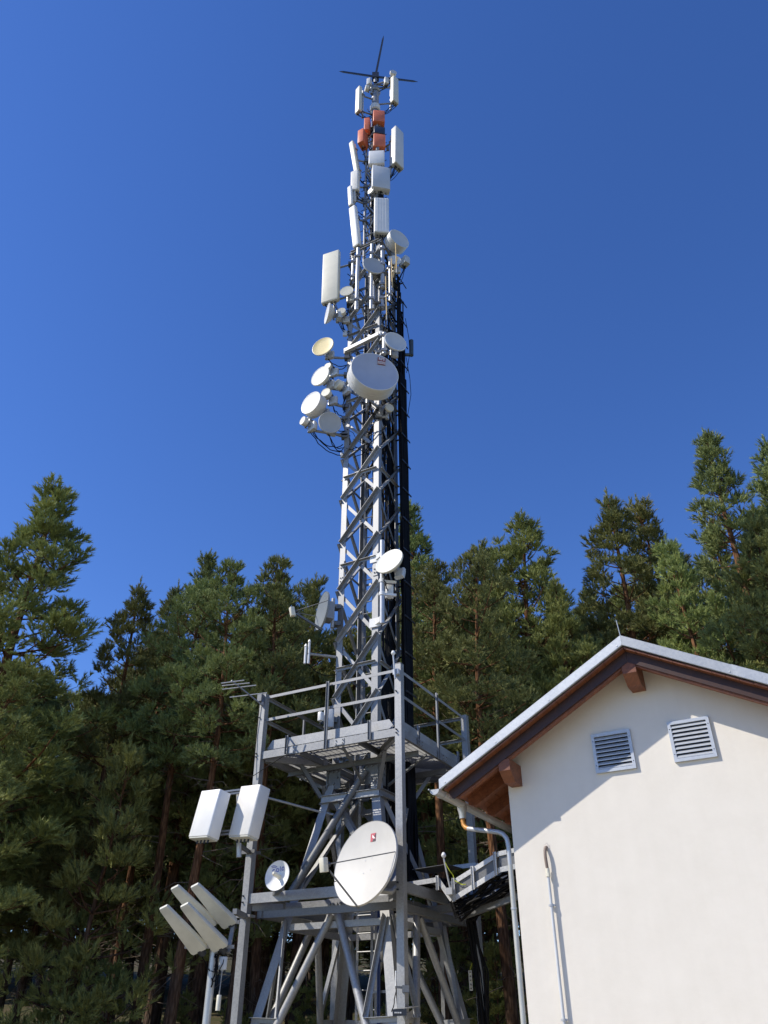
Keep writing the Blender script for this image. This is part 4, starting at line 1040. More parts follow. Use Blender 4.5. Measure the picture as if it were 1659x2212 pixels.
pq = T(1.02, -1.5, 3.62); m = MB(); m.tube([Vector((q.x, q.y, 0)) - f * 0.07 + Z * 3.55, Vector((q.x, q.y, 0)) - f * 0.07 + Z * (q.z + 0.1)], 0.026, 10); m.build('mounting_pole', 'galv_dark', eo, smooth=True)
m = MB(); m.bar(Vector((q.x, q.y, 0)) - f * 0.07 + Z * 3.58, T(1.0, -1.45, 3.58), 0.05, 0.05); m.build('arm', 'galv_dark', eo)

# --- small whip pair on an arm, left leg
wq = PX(664, 1412, 15.0)
wp = empty('whip_pair', wq - Z * 0.25, 'pair of short white whip antennas on an arm below the sideways dish', 'whip antenna')
for dx, h in ((-0.04, 0.16), (0.03, 0.26)):
    m = MB(); m.tube([wq + Vector((dx, 0, -0.22)), wq + Vector((dx, 0, h))], 0.026, 8); m.lathe([(0.036, 0), (0.02, 0.05), (0, 0.07)], wq + Vector((dx, 0, h)), (Z, e1, e2), 10); m.build('whip', 'bright', wp)
m = MB(); m.tube([wq, LEG('L', wq.z)], 0.03, 8); m.build('arm', 'galv', wp, smooth=True)
feed_cables(wp, wq - Z * 0.2, LEG('L', wq.z - 0.5), 1, 0.2, 0.008)

# --- yagi on the platform's left corner post
y0, y1 = PX(567, 1524, 14.6), PX(500, 1470, 13.95)
yg = empty('yagi_antenna', y0, 'silver yagi antenna with four crossbars on the platform corner post', 'yagi antenna')
m = MB(); m.bar(y0, y1, 0.024, 0.024); m.build('boom', 'galv', yg)
for (xa, ya, xb, yb, t) in ((35, 150, 185, 130, 0.98), (40, 166, 220, 148, 0.88), (42, 190, 263, 163, 0.72), (90, 242, 335, 212, 0.30)):
    Y = 14.6 + (13.95 - 14.6) * t
    a = PX(466.3 + .3307 * xa, 1426.4 + .3307 * ya, Y); b = PX(466.3 + .3307 * xb, 1426.4 + .3307 * yb, Y)
    m = MB(); m.tube([a, b], 0.011, 8); m.build('crossbar', 'pipe', yg, smooth=True)
m = MB(); m.obox(PP('L', 7.10) - e2 * 0.10 + e1 * 0.02, e1 * 0.05, e2 * 0.06, Z * 0.07); m.bar(y0, PP('L', 7.10) - e2 * 0.08, 0.04, 0.04); m.build('clamp', 'galv_dark', yg)
m = MB(); m.tube([y0, PP('L', 7.0) + Vector((-0.09, -0.06, 0)), PP('L', 6.4) + Vector((-0.10, -0.04, 0)), PP('L', 5.9) + Vector((-0.085, -0.06, 0)), PP('L', 5.6) + Vector((-0.08, -0.08, 0)), T(0.9, -1.57, 5.89), T(0.2, -1.55, 5.9)], 0.007, 6); m.build('feed_cable', 'black', yg)

# --- small radios on the platform deck by the leg
cabinet('white radio box hung on the rail behind the platform stanchion', 690, 1537, 1556, 14.9, 0.10, 0.12, -30, 'bright', None)
b_ = cabinet('grey finned radio box on the platform beside the left leg', 711, 1531, 1570, 15.0, 0.20, 0.12, 0, 'lightgrey', 'L', cables=2)

# --- GPS domes
def gps(label, px, py, Y, foot, clamp):
    P = PX(px, py, Y); ro = empty('gps_antenna', foot, label, 'gps antenna')
    m = MB(); m.lathe([(0.0, -0.045), (0.016, -0.04), (0.030, -0.025), (0.040, -0.006), (0.042, 0.0), (0.036, 0.02), (0.022, 0.045), (0, 0.055)], P, (Z, e1, e2), 20); m.build('dome', 'bright', ro, smooth=True)
    m = MB(); m.tube([Vector(foot), P - Z * 0.045], 0.016, 8); m.build('rod', 'pipe', ro, smooth=True)
    m = MB(); m.obox(clamp, e1 * 0.055, e2 * 0.085, Z * 0.05); m.build('clamp', 'alu', ro)
gps('white mushroom gps antenna on the front platform post', 849.5, 1411, 13.2, PX(853.5, 1466, 13.2), PP('N', 7.06) - e2 * 0.06)
gb = near[2] + Z * 0.12 - side * 0.02
gps('white cone gps antenna standing on the cable bridge', 958.5, 1848, gb.y, gb, gb)
m = MB(); m.tube(sag(PX(958.5, 1856, gb.y), near[2].lerp(near[3], 0.3) + Z * 0.1, 0.12, 8, 0.015), 0.007, 6)
gw = m.build('earth_wire', 'yellowgreen', None); gw['label'] = 'yellow green wire hanging from the cone gps antenna'; gw['category'] = 'cable'

# --- twin panels at the left post
twin = []
for (lab, xt, yt, xb, yb, matn) in (('white tilted box panel, outer one of the pair on the left post', 455, 1706, 427, 1806, 'bright'), ('cream tilted box panel, inner one of the pair on the left post', 541, 1696, 514, 1804, 'white')):
    twin.append(panel(lab, xt, yt, xb, yb, 13.75, 0.50, 0.27, -36, matn, None, Yb=13.70, rad=0.035, n_arm=0, cables=0, pole=False, cap='lpda'))
br = empty('panel_bracket', PX(509, 1830, 14.1), 'galvanised frame holding the two tilted box panels', 'bracket')
for (xa, ya, xb, yb) in ((440, 1722, 556, 1708), (420, 1810, 530, 1797)):
    for dz in (0, 0.05):
        m = MB(); m.bar(PX(xa, ya, 14.02) + Z * dz, PX(xb, yb, 14.02) + Z * dz, 0.04, 0.03); m.build('rail', 'galv', br)
m = MB(); m.tube([PX(516, 1852, 14.1), PX(516, 1715, 14.1)], 0.045, 12); m.build('pipe', 'pipe', br, smooth=True)
for y in (1825, 1726):
    q = PX(516, y, 14.1); m = MB(); m.bar(q, PP('L', q.z) - e2 * 0.07, 0.05, 0.06); m.obox(PP('L', q.z) - e2 * 0.075, e1 * 0.14, e2 * 0.02, Z * 0.03); m.obox(PP('L', q.z) + e2 * 0.08, e1 * 0.14, e2 * 0.012, Z * 0.025); m.build('arm', 'galv_dark', br)

# --- four flat blade antennas
for i, (lab, xt, yt, xb, yb) in enumerate((('grey white blade antenna, lower row, on the outer side away from the post', 353, 1959, 432, 2052), ('grey white blade antenna, lower row, above the pipe mast', 398, 1954, 478, 2046), ('grey white blade antenna, upper row, mostly hidden behind the others', 377, 1916, 455, 2000), ('grey white blade antenna, upper row, beside the arm to the post', 420, 1912, 498, 1996))):
    up = i > 1
    a, b = PX(xt, yt, 13.05 + 0.3 * up), PX(xb, yb, 13.75 + 0.3 * up)
    ro = empty('blade_antenna', b, lab, 'blade antenna', 'blade antennas on the pipe mast')
    d = (a - b).normalized(); wdir = (Vector((1.0, 0.0, 0.06)) - d * Vector((1.0, 0.0, 0.06)).dot(d)).normalized(); th = d.cross(wdir).normalized()
    L_ = (a - b).length
    m = MB(); ring = []
    for t, w, h in ((0, 0.125, 0.045), (0.05, 0.140, 0.05), (0.5, 0.110, 0.040), (0.97, 0.078, 0.028), (1.0, 0.068, 0.018)):
        c = b + d * (L_ * t)
        ring.append([c + wdir * (w * x) + th * (h * y) for x, y in ((-1, -.5), (-.9, -1), (.9, -1), (1, -.5), (1, .5), (.9, 1), (-.9, 1), (-1, .5))])
    vs_ = [p for rg in ring for p in rg]; fs = [tuple(range(8)), tuple(range(32, 40))]
    for k in range(4):
        for j in range(8): fs.append((k * 8 + j, k * 8 + (j + 1) % 8, k * 8 + 8 + (j + 1) % 8, k * 8 + 8 + j))
    m.add(vs_, fs); m.build('radome', 'lpda', ro, smooth=True)
    m = MB(); m.tube([b - d * 0.10, b + d * 0.02], 0.055, 12); m.build('socket', 'dark', ro, smooth=True)
    feed_cables(ro, b - d * 0.08, PX(466, 2090, 13.8), 1, 0.14, 0.007)
mp_ = empty('pipe_mast', PX(447, 2212, 13.85) - Z * 1.6, 'slim galvanised pipe mast carrying the four blade antennas', 'mast')
pm0 = PX(452, 2150, 13.85)
m = MB(); m.tube([Vector((pm0.x, pm0.y, -0.2)), Vector((pm0.x, pm0.y, PX(468, 2040, 13.85).z))], 0.06, 14); m.build('pipe', 'pipe', mp_, smooth=True)
pz = PX(468, 2046, 13.85).z
for zz, dy in ((pz, 0.0), (PX(468, 1992, 14.1).z, 0.3)):
    m = MB(); m.bar(Vector((pm0.x - 0.45, pm0.y - 0.06 + dy, zz)), Vector((pm0.x + 0.32, pm0.y - 0.06 + dy, zz)), 0.05, 0.05); m.build('cross_arm', 'galv', mp_)
m = MB(); m.bar(Vector((pm0.x + 0.22, pm0.y + 0.02, pz - 0.08)), Vector((pm0.x + 0.22, pm0.y + 0.28, PX(468, 1985, 14.1).z)), 0.06, 0.06); m.build('upright', 'galv', mp_)
za = PX(520, 1972, 14.3).z
m = MB(); m.bar(Vector((pm0.x + 0.22, pm0.y + 0.25, za)), PP('L', za), 0.07, 0.08); m.obox(PP('L', za), e1 * 0.15, e2 * 0.08, Z * 0.02); m.build('arm', 'galv', mp_)
feed_cables(mp_, PX(470, 2060, 13.75), PX(462, 2120, 13.75), 4, -0.02, 0.011)
sb = cabinet('small white splice box beside the pipe mast', 482.5, 2066, 2095, 13.8, 0.13, 0.08, 5, 'lightgrey', None, name='splice_box', cat='equipment box')
m = MB(); m.bar(PX(483, 2080, 13.84), PX(462, 2080, 13.84), 0.03, 0.03); m.build('bracket', 'galv', sb)
hc = empty('hanging_filter', PX(472, 2178, 13.8), 'pale cylinder hanging on a rod below the small splice box', 'equipment cylinder')
m = MB(); m.lathe([(0.0, -0.10), (0.036, -0.10), (0.036, 0.09), (0.030, 0.10), (0.0, 0.10)], PX(472, 2166, 13.8), (Z, e1, e2), 14); m.build('cylinder', 'cream', hc, smooth=True)
m = MB(); m.tube([PX(472, 2160, 13.8), PX(480, 2096, 13.8)], 0.010, 6); m.build('rod', 'galv', hc)

# --- fittings on the front post near the bottom
wb = empty('post_whip', PX(855, 2130, 13.2), 'thin white whip antenna clamped to the front corner post', 'whip antenna')
m = MB(); m.tube([PX(855, 2130, 13.2), PX(855, 2097, 13.2)], 0.010, 8); m.build('whip', 'bright', wb)
m = MB(); m.bar(PX(854, 2132, 13.2), PX(878, 2134, 13.25), 0.03, 0.03); m.obox(PX(876, 2136, 13.25), Vector((0.05, 0, 0)), Vector((0, 0.05, 0)), Z * 0.045); m.build('clamp', 'galv_dark', wb)
m = MB(); m.tube(sag(PX(856, 2140, 13.2), PX(846, 2186, 13.15), 0.03, 6, 0.01), 0.008, 6); m.build('feed_cable', 'black', wb)
tb = empty('terminal_box', PX(868, 2195, 13.15), 'dark connector box with angled lid on the front corner post', 'equipment box')
m = MB(); m.bar(PX(848, 2188, 13.12), PX(878, 2186, 13.12), 0.08, 0.085); m.build('connector_strip', 'dark', tb)
for k in range(4): m = MB(); q = PX(853.5 + 4 * k, 2187.5, 13.07); m.tube([q, q - Vector((0, 0.03, 0))], 0.010, 8); m.build('connector', 'bright', tb)
m = MB(); m.bar(PX(862, 2180, 13.15), PX(893, 2174, 13.35), 0.20, 0.012); m.bar(PX(878, 2196, 13.1), PX(892, 2188, 13.3), 0.012, 0.08); m.build('lid', 'galv', tb)

# ================================================================== feeder cables
run = empty('feeder_cable_run', T(-0.72, 0.42, 3.6), 'thick vertical bundle of black feeder cables on the right of the tower', 'cables')
rc = random.Random(11)
tops = [max(16.5, q_) for q_ in [20.9, 20.7, 20.2, 20.6, 19.4, 20.4, 18.6, 20.0, 17.8, 19.2, 16.6, 18.4, 15.8, 17.2, 16.2, 14.9, 15.2, 14.4, 16.9, 14.1, 19.6, 18.0, 13.8, 13.5]]
for i, zt in enumerate(tops):
    b = 0.27 + 0.030 * (i % 12) + rc.uniform(-0.006, 0.006); a = -0.68 - 0.055 * (i // 12)
    pts = []
    z = 3.9
    while z < zt:
        wob = 0.017 if z > 6.5 else 0.03
        pts.append(T(a + rc.uniform(-wob, wob), b + rc.uniform(-wob, wob), z)); z += 0.8
    pts.append(T(a, b, zt)); pts.append(T(a + 0.14, b - 0.05, zt + 0.18)); pts.append(T(-0.40, b - 0.3, zt + 0.30 + rc.uniform(0, 0.3)))
    m = MB(); m.tube(pts, 0.021 if i % 3 else 0.027, 6); m.build('cable', 'black', run, smooth=True)
for k in range(17):
    z = 6.6 + 0.86 * k
    m = MB(); m.bar(T(-0.50, 0.44, z), T(-0.80, 0.44, z), 0.03, 0.03); m.bar(T(-0.775, 0.22, z), T(-0.775, 0.68, z), 0.02, 0.035); m.build('cable_clamp', 'dark', run)
for i in range(2):
    z = 19.0 - i * 1.6; m = MB(); m.tube([T(-0.75, 0.62, z), T(-0.82, 0.68, z - 0.8), T(-0.84, 0.68, z - 1.4), T(-0.75, 0.62, z - 2.2)], 0.009, 6); m.build('loose_cable', 'black', run, smooth=True)
inn = empty('inner_cable_run', T(-0.42, 0.05, 3.4), 'black cables strapped inside the shaded face of the tower shaft', 'cables')
for i in range(15):
    b = -0.18 + 0.042 * i; zt = rc.uniform(14.0, 20.6); pts = []; z = 3.4
    while z < zt: pts.append(T(-0.43 + rc.uniform(-.012, .012), b + rc.uniform(-.012, .012), z)); z += 0.9
    pts.append(T(-0.40, b, zt)); m = MB(); m.tube(pts, 0.016, 6); m.build('cable', 'black', inn, smooth=True)
for i in range(16):
    a = -0.30 + 0.04 * i; b = 0.36 - 0.012 * (i % 5); zt = rc.uniform(17.5, 21.2); pts = []; z = 11.5 + rc.uniform(0, 3)
    while z < zt: pts.append(T(a + rc.uniform(-.03, .03), b + rc.uniform(-.04, .04), z)); z += 0.7
    m = MB(); m.tube(pts, 0.017, 6); m.build('cable', 'black', inn, smooth=True)
zb_ = PX(780, 747, 15.0).z
m = MB(); m.bar(LEG('L', zb_ - 0.06) + e1 * 0.05 - e2 * 0.06, LEG('N', zb_ + 0.06) - e1 * 0.02 - e2 * 0.06, 0.10, 0.11); m.build('cross_beam', 'tray', tower)
for k_ in 'LN':
    m = MB(); m.obox(LEG(k_, zb_) - e2 * 0.01, e1 * 0.10, e2 * 0.03, Z * 0.10); m.build('beam_clamp', 'galv_dark', tower)
# a run up the narrow section
upr = empty('upper_cable_run', T(-0.18, 0.15, 21.0), 'black cables climbing the narrow upper mast section', 'cables')
for i in range(14):
    zt = rc.uniform(23.5, 30.6); pts = []; z = 20.4; b = -0.20 + 0.03 * i; a = -0.24 if i % 2 else 0.0
    while z < zt: pts.append(T(a + rc.uniform(-.03, .03), b + rc.uniform(-.02, .02), z)); z += 0.6
    m = MB(); m.tube(pts, 0.015, 6); m.build('cable', 'black', upr, smooth=True)
# slack loops round the antenna heads
lo = empty('slack_cable_loops', T(-0.3, -0.3, 13.6), 'tangled slack loops of thin black cable round the antenna heads', 'cables')
for i in range(95):
    if i < 55: z = rc.uniform(13.3, 21.4); s = 0.5
    else: z = rc.uniform(21.4, 29.5); s = 0.24
    k1, k2 = rc.choice(['N', 'L', 'L', 'N', 'R']), rc.choice(['N', 'L', 'R', 'B'])
    p = T(SGN[k1][0] * s * rc.uniform(.6, 1.25), SGN[k1][1] * s * rc.uniform(.6, 1.25), z); q = T(SGN[k2][0] * s * rc.uniform(.4, 1.1), SGN[k2][1] * s * rc.uniform(.4, 1.1), z + rc.uniform(-.6, .6))
    m = MB(); m.tube(sag(p, q, rc.uniform(0.05, 0.35), 9, 0.03), rc.choice([0.008, 0.011, 0.013]), 5); m.build('cable', rc.choice(['black'] * 5 + ['lightgrey']), lo, smooth=True)
# small junction boxes and clamps cluttering the heads
jb = []
for i in range(26):
    z = rc.uniform(13.6, 21.2) if i < 17 else rc.uniform(21.6, 28.4); s = 0.5 if z < ZT else 0.21
    k1 = rc.choice(['N', 'L', 'R', 'N']); p = T(SGN[k1][0] * (s + 0.06), SGN[k1][1] * (s + 0.04) + rc.uniform(-.1, .25), z)
    ro = empty('junction_box', p - Z * 0.1, 'small pale junction box strapped to the tower among the antennas', 'junction box', 'junction boxes among the antennas')
    h = rc.uniform(.06, .14); w = rc.uniform(.04, .08)
    m = MB(); m.rbox(p, Vector((w, 0, 0)), Vector((0, 0.035, 0)), Z * h, 0.02); m.build('housing', rc.choice(['lightgrey', 'white', 'galv', 'galv']), ro, smooth=True)
    m = MB(); m.bar(p, LEG(k1, z), 0.04, 0.04); m.build('bracket', 'galv', ro)
# cables from the shaft down to the bridge and along it
bc = empty('bridge_cables', near[3] - Z * 0.1, 'mass of black cables sagging under the cable bridge by the building', 'cables')
for i in range(26):
    o_ = rc.uniform(0.08, Wd - 0.08)
    p = [T(-0.72, 0.3 + 0.02 * i, 4.0), near[0] + side * o_ + Z * rc.uniform(0.0, 0.06), near[1] + side * o_ + Z * rc.uniform(-.02, 0.05)]
    zz = rc.uniform(-0.24, -0.03)
    for (j, t) in ((2, 0.0), (2, 0.35), (2, 0.7), (3, 0.0), (3, 0.9), (4, 0.9)):
        p.append(near[j].lerp(near[j + 1], t) + side * (o_ + rc.uniform(-.06, .06)) + Z * (zz + rc.uniform(-.07, .05)))
    m = MB(); m.tube(p, rc.choice([0.013, 0.017, 0.020]), 6); m.build('cable', 'black', bc, smooth=True)
dc = empty('drop_cables', Vector((1.62, 15.0, 0)), 'black cables dropping from the bridge down beside the rear post', 'cables')
for i in range(18):
    a = near[2].lerp(near[3], rc.uniform(0.0, 0.35)) + side * rc.uniform(0.3, Wd) - Z * 0.12
    x0 = PX(1014, 1990, 14.9); x1 = PX(1036, 2100, 14.9)
    p = [a + Vector((0, 0.1, 0.05)), a.lerp(x0, 0.5) - Z * 0.08, x0 + Vector((rc.uniform(-.05, .1), rc.uniform(-.1, .1), 0)), x1 + Vector((rc.uniform(-.08, .14), rc.uniform(-.1, .1), 0)), Vector((x1.x + rc.uniform(-.05, .2), x1.y, 0.0))]
    m = MB(); m.tube(p, rc.choice([0.012, 0.016, 0.02]), 6); m.build('cable', 'black', dc, smooth=True)
bl = empty('blue_cables', T(-0.3, 0.1, 0.0), 'blue cables and cable ladder rising inside the tower base', 'cables')
for i in range(2):
    m = MB(); m.tube([T(-0.30 + 0.04 * i, -0.02, 0), T(-0.30 + 0.03 * i, -0.02, 3.5), T(-0.35, 0.0, 5.0)], 0.017, 6); m.build('cable', 'blue', bl, smooth=True)
for a in (-0.42, -0.12):
    m = MB(); m.bar(T(a, 0.03, 0), T(a, 0.03, 6.0), 0.05, 0.03); m.build('ladder_rail', 'galv', bl)
for k in range(12):
    m = MB(); m.bar(T(-0.42, 0.04, 0.4 + 0.45 * k), T(-0.12, 0.04, 0.4 + 0.45 * k), 0.03, 0.04); m.build('ladder_rung', 'galv', bl)
tp = empty('terminal_strip', PX(1014, 2190, 15.9), 'pale earthing terminal strip on the rear right post', 'terminal strip')
m = MB(); a, b = PX(1015, 2096, 15.85), PX(1018, 2140, 15.85); m.bar(a, b, 0.06, 0.02); m.build('strip', 'lpda', tp)
for k in range(5):
    q = a.lerp(b, 0.1 + 0.2 * k); m = MB(); m.tube([q, q - Vector((0, 0.03, 0))], 0.012, 6); m.build('bolt', 'dark', tp)
m = MB(); m.tube(sag(a, a + Vector((0.12, 0, 0.15)), -0.05, 6), 0.006, 6); m.build('earth_wire', 'yellowgreen', tp)

# ================================================================== pine trees
def np_mesh(name, V, F, material, smooth=False):
    me = bpy.data.meshes.new(name)
    V = np.asarray(V, np.float32); F = np.asarray(F, np.int32); k = F.shape[1]
    me.vertices.add(len(V)); me.vertices.foreach_set('co', V.ravel())
    me.loops.add(F.size); me.loops.foreach_set('vertex_index', F.ravel())
    me.polygons.add(len(F)); me.polygons.foreach_set('loop_start', np.arange(0, F.size, k, dtype=np.int32))
    me.update(calc_edges=True)
    if smooth: me.polygons.foreach_set('use_smooth', np.ones(len(F), bool))
    me.materials.append(M[material])
    return me
def np_tubes(paths, n):
    V, F, o = [], [], 0
    ang = np.arange(n) * 2 * np.pi / n
    for P, Rr in paths:
        P = np.asarray(P, float); m_ = len(P)
        d = np.gradient(P, axis=0); d /= np.linalg.norm(d, axis=1)[:, None] + 1e-9
        ref = np.array([0.13, 0.27, 1.0]) if abs(d[0, 2]) < 0.9 else np.array([1.0, 0.2, 0.1])
        s = np.cross(d, ref); s /= np.linalg.norm(s, axis=1)[:, None] + 1e-9
        u = np.cross(d, s)
        ring = P[:, None, :] + (s[:, None, :] * np.cos(ang)[None, :, None] + u[:, None, :] * np.sin(ang)[None, :, None]) * np.asarray(Rr)[:, None, None]
        V.append(ring.reshape(-1, 3))
        i = np.arange(m_ - 1)[:, None] * n; k = np.arange(n)[None, :]; k2 = (k + 1) % n
        F.append(np.stack([i + k, i + k2, i + n + k2, i + n + k], -1).reshape(-1, 4) + o); o += m_ * n
    return np.concatenate(V), np.concatenate(F)

def make_pine(seed, H, cb, Rm, needle='needles', sharp=0.8, blades=16, dens=1.0, bend=0.4):
    rg = np.random.default_rng(seed); U = rg.uniform
    # trunk
    hz = np.linspace(0, H * 0.985, 14); ph = U(0, 6.28); b2 = U(0, 6.28)
    def axis(z):
        t = z / H
        return np.stack([bend * np.sin(t * 2.1 + ph) * t + 0.10 * np.sin(t * 9 + b2) * t, bend * np.cos(t * 1.7 + b2) * t * 0.8 + 0.08 * np.cos(t * 8 + ph) * t, z], -1)
    r0 = 0.0135 * H
    trad = r0 * (1 - hz / H * 0.93) ** 0.9; trad[0] *= 1.35; trad = np.maximum(trad, 0.012)
    tV, tF = np_tubes([(axis(hz), trad)], 10)
    limbs, twigs, S, Sd, Sl = [], [], [], [], []
    z = H * cb
    while z < H * 0.975:
        h = (z - H * cb) / (H * (1 - cb))
        prof = min(1.0, 1.15 * (1 - h) ** sharp) * (0.55 + 0.45 * min(1, h / 0.2)) * U(0.8, 1.15)
        nb = int(rg.integers(4, 7)); a0 = U(0, 6.28)
        for b in range(nb):
            az = a0 + 6.283 * b / nb + U(-0.4, 0.4)
            ln = max(0.25, Rm * prof * U(0.5, 1.15))
            if U(0, 1) < 0.10: continue
            if U(0, 1) < 0.08: ln *= 1.3
            el0 = np.radians(-8 + 48 * h + U(-12, 14)); el1 = el0 + np.radians(U(18, 42))
            base = axis(np.array(z + U(-0.1, 0.1)))
            K = 6; t = np.linspace(0, 1, K)
            el = el0 + (el1 - el0) * t ** 1.5; azs = az + U(-0.35, 0.35) * t
            dv = np.stack([np.cos(el) * np.cos(azs), np.cos(el) * np.sin(azs), np.sin(el)], -1)
            P = base + np.concatenate([[np.zeros(3)], np.cumsum(dv[:-1] * ln / (K - 1), 0)])
            br = (0.010 + 0.014 * ln) * (1 - t * 0.85)
            limbs.append((P, br))
            # foliage sits in pads near the branch ends, with dark gaps between
            nc = max(1, int(round((0.6 + ln * 2.3) * dens)))
            for j in range(nc):
                tt = 1.0 if j == 0 else U(0.30, 0.97)
                q = np.array([np.interp(tt, t, P[:, c]) for c in range(3)])
                dirb = dv[min(K - 1, int(tt * K))]
                sd = np.cross(dirb, [0, 0, 1.0]); sd /= np.linalg.norm(sd) + 1e-9
                sg = 1 if j % 2 else -1
                off = 0.0 if j == 0 else U(0.15, 0.5) * min(1.0, 0.35 + ln * 0.35)
                d = dirb * U(0.3, 0.8) + sd * sg + np.array([0, 0, U(0.0, 0.5)]); d /= np.linalg.norm(d)
                c0 = q + d * off
                if off > 0: twigs.append((np.stack([q, (q + c0) / 2 + U(-0.02, 0.02, 3), c0]), np.array([0.011, 0.008, 0.005])))
                pr = U(0.18, 0.38) * min(1.0, 0.50 + ln * 0.3) * (1.0 - 0.35 * h); nsh = int(7 + pr * 40)
                dd = dirb if j == 0 else (d + dirb) / 2
                for k in range(nsh):
                    v = rg.normal(size=3); v /= np.linalg.norm(v) + 1e-9
                    v = v * np.array([1, 1, 0.7]) + dd * 0.55 + np.array([0, 0, 0.30])
                    v /= np.linalg.norm(v)
                    S.append(c0 + v * pr * U(0.15, 0.95) + dd * U(-0.3, 0.5) * pr); Sd.append(v + np.array([0, 0, 0.35])); Sl.append(U(0.14, 0.26))
        z += U(0.36, 0.58) * (1.0 if h < 0.75 else 0.7)
    for k in range(26):
        f0 = k / 26; p = axis(np.array(H * (0.93 + 0.06 * f0))); a = U(0, 6.28); o_ = 0.22 * (1 - f0)
        S.append(p + np.array([np.cos(a) * o_, np.sin(a) * o_, 0.0])); Sd.append(np.array([0.5 * np.cos(a), 0.5 * np.sin(a), 1.0])); Sl.append(U(0.18, 0.32))
    for k in range(4):
        S.append(axis(np.array(H * 0.985)) + np.array([0, 0, 0.1 * k])); Sd.append(np.array([U(-.15, .15), U(-.15, .15), 1.0])); Sl.append(0.3)
    # needles: each shoot is a bottle brush of narrow blades
    S = np.array(S); Sd = np.array(Sd); Sd /= np.linalg.norm(Sd, axis=1)[:, None]; Sl = np.array(Sl); n = len(S)
    ref = rg.normal(size=(n, 3)); sx = np.cross(Sd, ref); sx /= np.linalg.norm(sx, axis=1)[:, None] + 1e-9; sy = np.cross(Sd, sx)
    kk = blades
    f_ = U(0.0, 1.0, (n, kk)); a = U(0, 6.283, (n, kk))
    rad = sx[:, None] * np.cos(a)[..., None] + sy[:, None] * np.sin(a)[..., None]
    base = S[:, None] + Sd[:, None] * (Sl[:, None] * f_)[..., None]
    nd = Sd[:, None] * U(0.8, 1.2, (n, kk))[..., None] + rad * U(0.25, 0.75, (n, kk))[..., None]
    nd /= np.linalg.norm(nd, axis=-1)[..., None]
    nl = U(0.095, 0.155, (n, kk))[..., None]
    wv = np.cross(nd, rg.normal(size=(n, kk, 3))); wv /= np.linalg.norm(wv, axis=-1)[..., None] + 1e-9
    w = U(0.008, 0.0135, (n, kk))[..., None]
    V = np.stack([base - wv * w, base + wv * w, base + nd * nl], 2).reshape(-1, 3)
    F = np.arange(len(V)).reshape(-1, 3)
    # dead twigs on the bare lower trunk
    dead = []
    nd_ = int(26 * cb * H / 6)
    for i in range(nd_):
        zz = U(min(0.12, cb * 0.5) * H, cb * H * 1.25); p = axis(np.array(zz)); a = U(0, 6.28); l = U(0.3, 1.5)
        e = U(-0.5, 0.25); d = np.array([np.cos(a) * np.cos(e), np.sin(a) * np.cos(e), np.sin(e)])
        q = p + d * l * 0.55 + U(-.06, .06, 3); r_ = p + d * l + np.array([0, 0, U(-0.25, 0.2)])
        dead.append((np.stack([p, q, r_]), np.array([0.016, 0.011, 0.004])))
        for m_ in range(int(rg.integers(1, 4))):
            s = p + (r_ - p) * U(0.4, 0.9); dead.append((np.stack([s, s + U(-0.18, 0.18, 3), s + U(-0.35, 0.35, 3)]), np.array([0.007, 0.005, 0.003])))
    lV, lF = np_tubes(limbs, 5); wV, wF = np_tubes(twigs, 3)
    lF = np.concatenate([lF, wF + len(lV)]); lV = np.concatenate([lV, wV])
    dV, dF = np_tubes(dead, 3) if dead else (None, None)
    return dict(H=H, trunk=np_mesh('trunk', tV, tF, 'bark', True), limbs=np_mesh('limbs', lV, lF, 'bark', True), crown=np_mesh('crown', V, F, needle), dead=np_mesh('dead_twigs', dV, dF, 'twig') if dead else None, n=len(F))

PINES = [
    make_pine(1, 15.0, 0.30, 2.5, 'needles', 0.80, 22, 1.15),
    make_pine(2, 16.0, 0.34, 2.2, 'needles_blue', 0.72, 22, 1.15),
    make_pine(3, 15.5, 0.28, 2.7, 'needles', 0.68, 22, 1.15),
    make_pine(4, 17.0, 0.36, 2.4, 'needles_blue', 0.85, 22, 1.15),
    make_pine(5, 14.0, 0.26, 2.6, 'needles', 0.70, 22, 1.15, 0.6),
    make_pine(6, 7.0, 0.10, 2.1, 'needles', 0.70, 22, 0.72, 0.35),
    make_pine(7, 16.5, 0.58, 2.3, 'needles_blue', 0.6, 22, 1.0, 0.7),
]
print('pine triangles', sum(p['n'] for p in PINES))
def plant(x, y, height, v, rot, label, group='pine trees of the wood behind the tower', wide=1.0, name='pine_tree', sink=0.15):
    p = PINES[v]; s = height / p['H']
    o = bpy.data.objects.new(name, None); COL.objects.link(o); o.empty_display_size = 0.3
    o.location = (x, y, gz(x, y) - sink); o.rotation_euler = (0, 0, rot); o.scale = (s * wide, s * wide, s)
    o['label'] = label; o['category'] = 'tree'; o['group'] = group
    for part in ('trunk', 'limbs', 'crown', 'dead'):
        if p[part] is None: continue
        c = bpy.data.objects.new('dead_twigs' if part == 'dead' else part, p[part]); COL.objects.link(c); c.parent = o
        if part == 'dead': c['kind'] = 'stuff'
    return o
def plant_px(xt, yt, Y, v, rot, label, **k):
    P = PX(xt, yt, Y); base = gz(P.x, P.y)
    return plant(P.x, P.y, (P.z - base + 0.15) / 1.03, v, rot, label, **k)

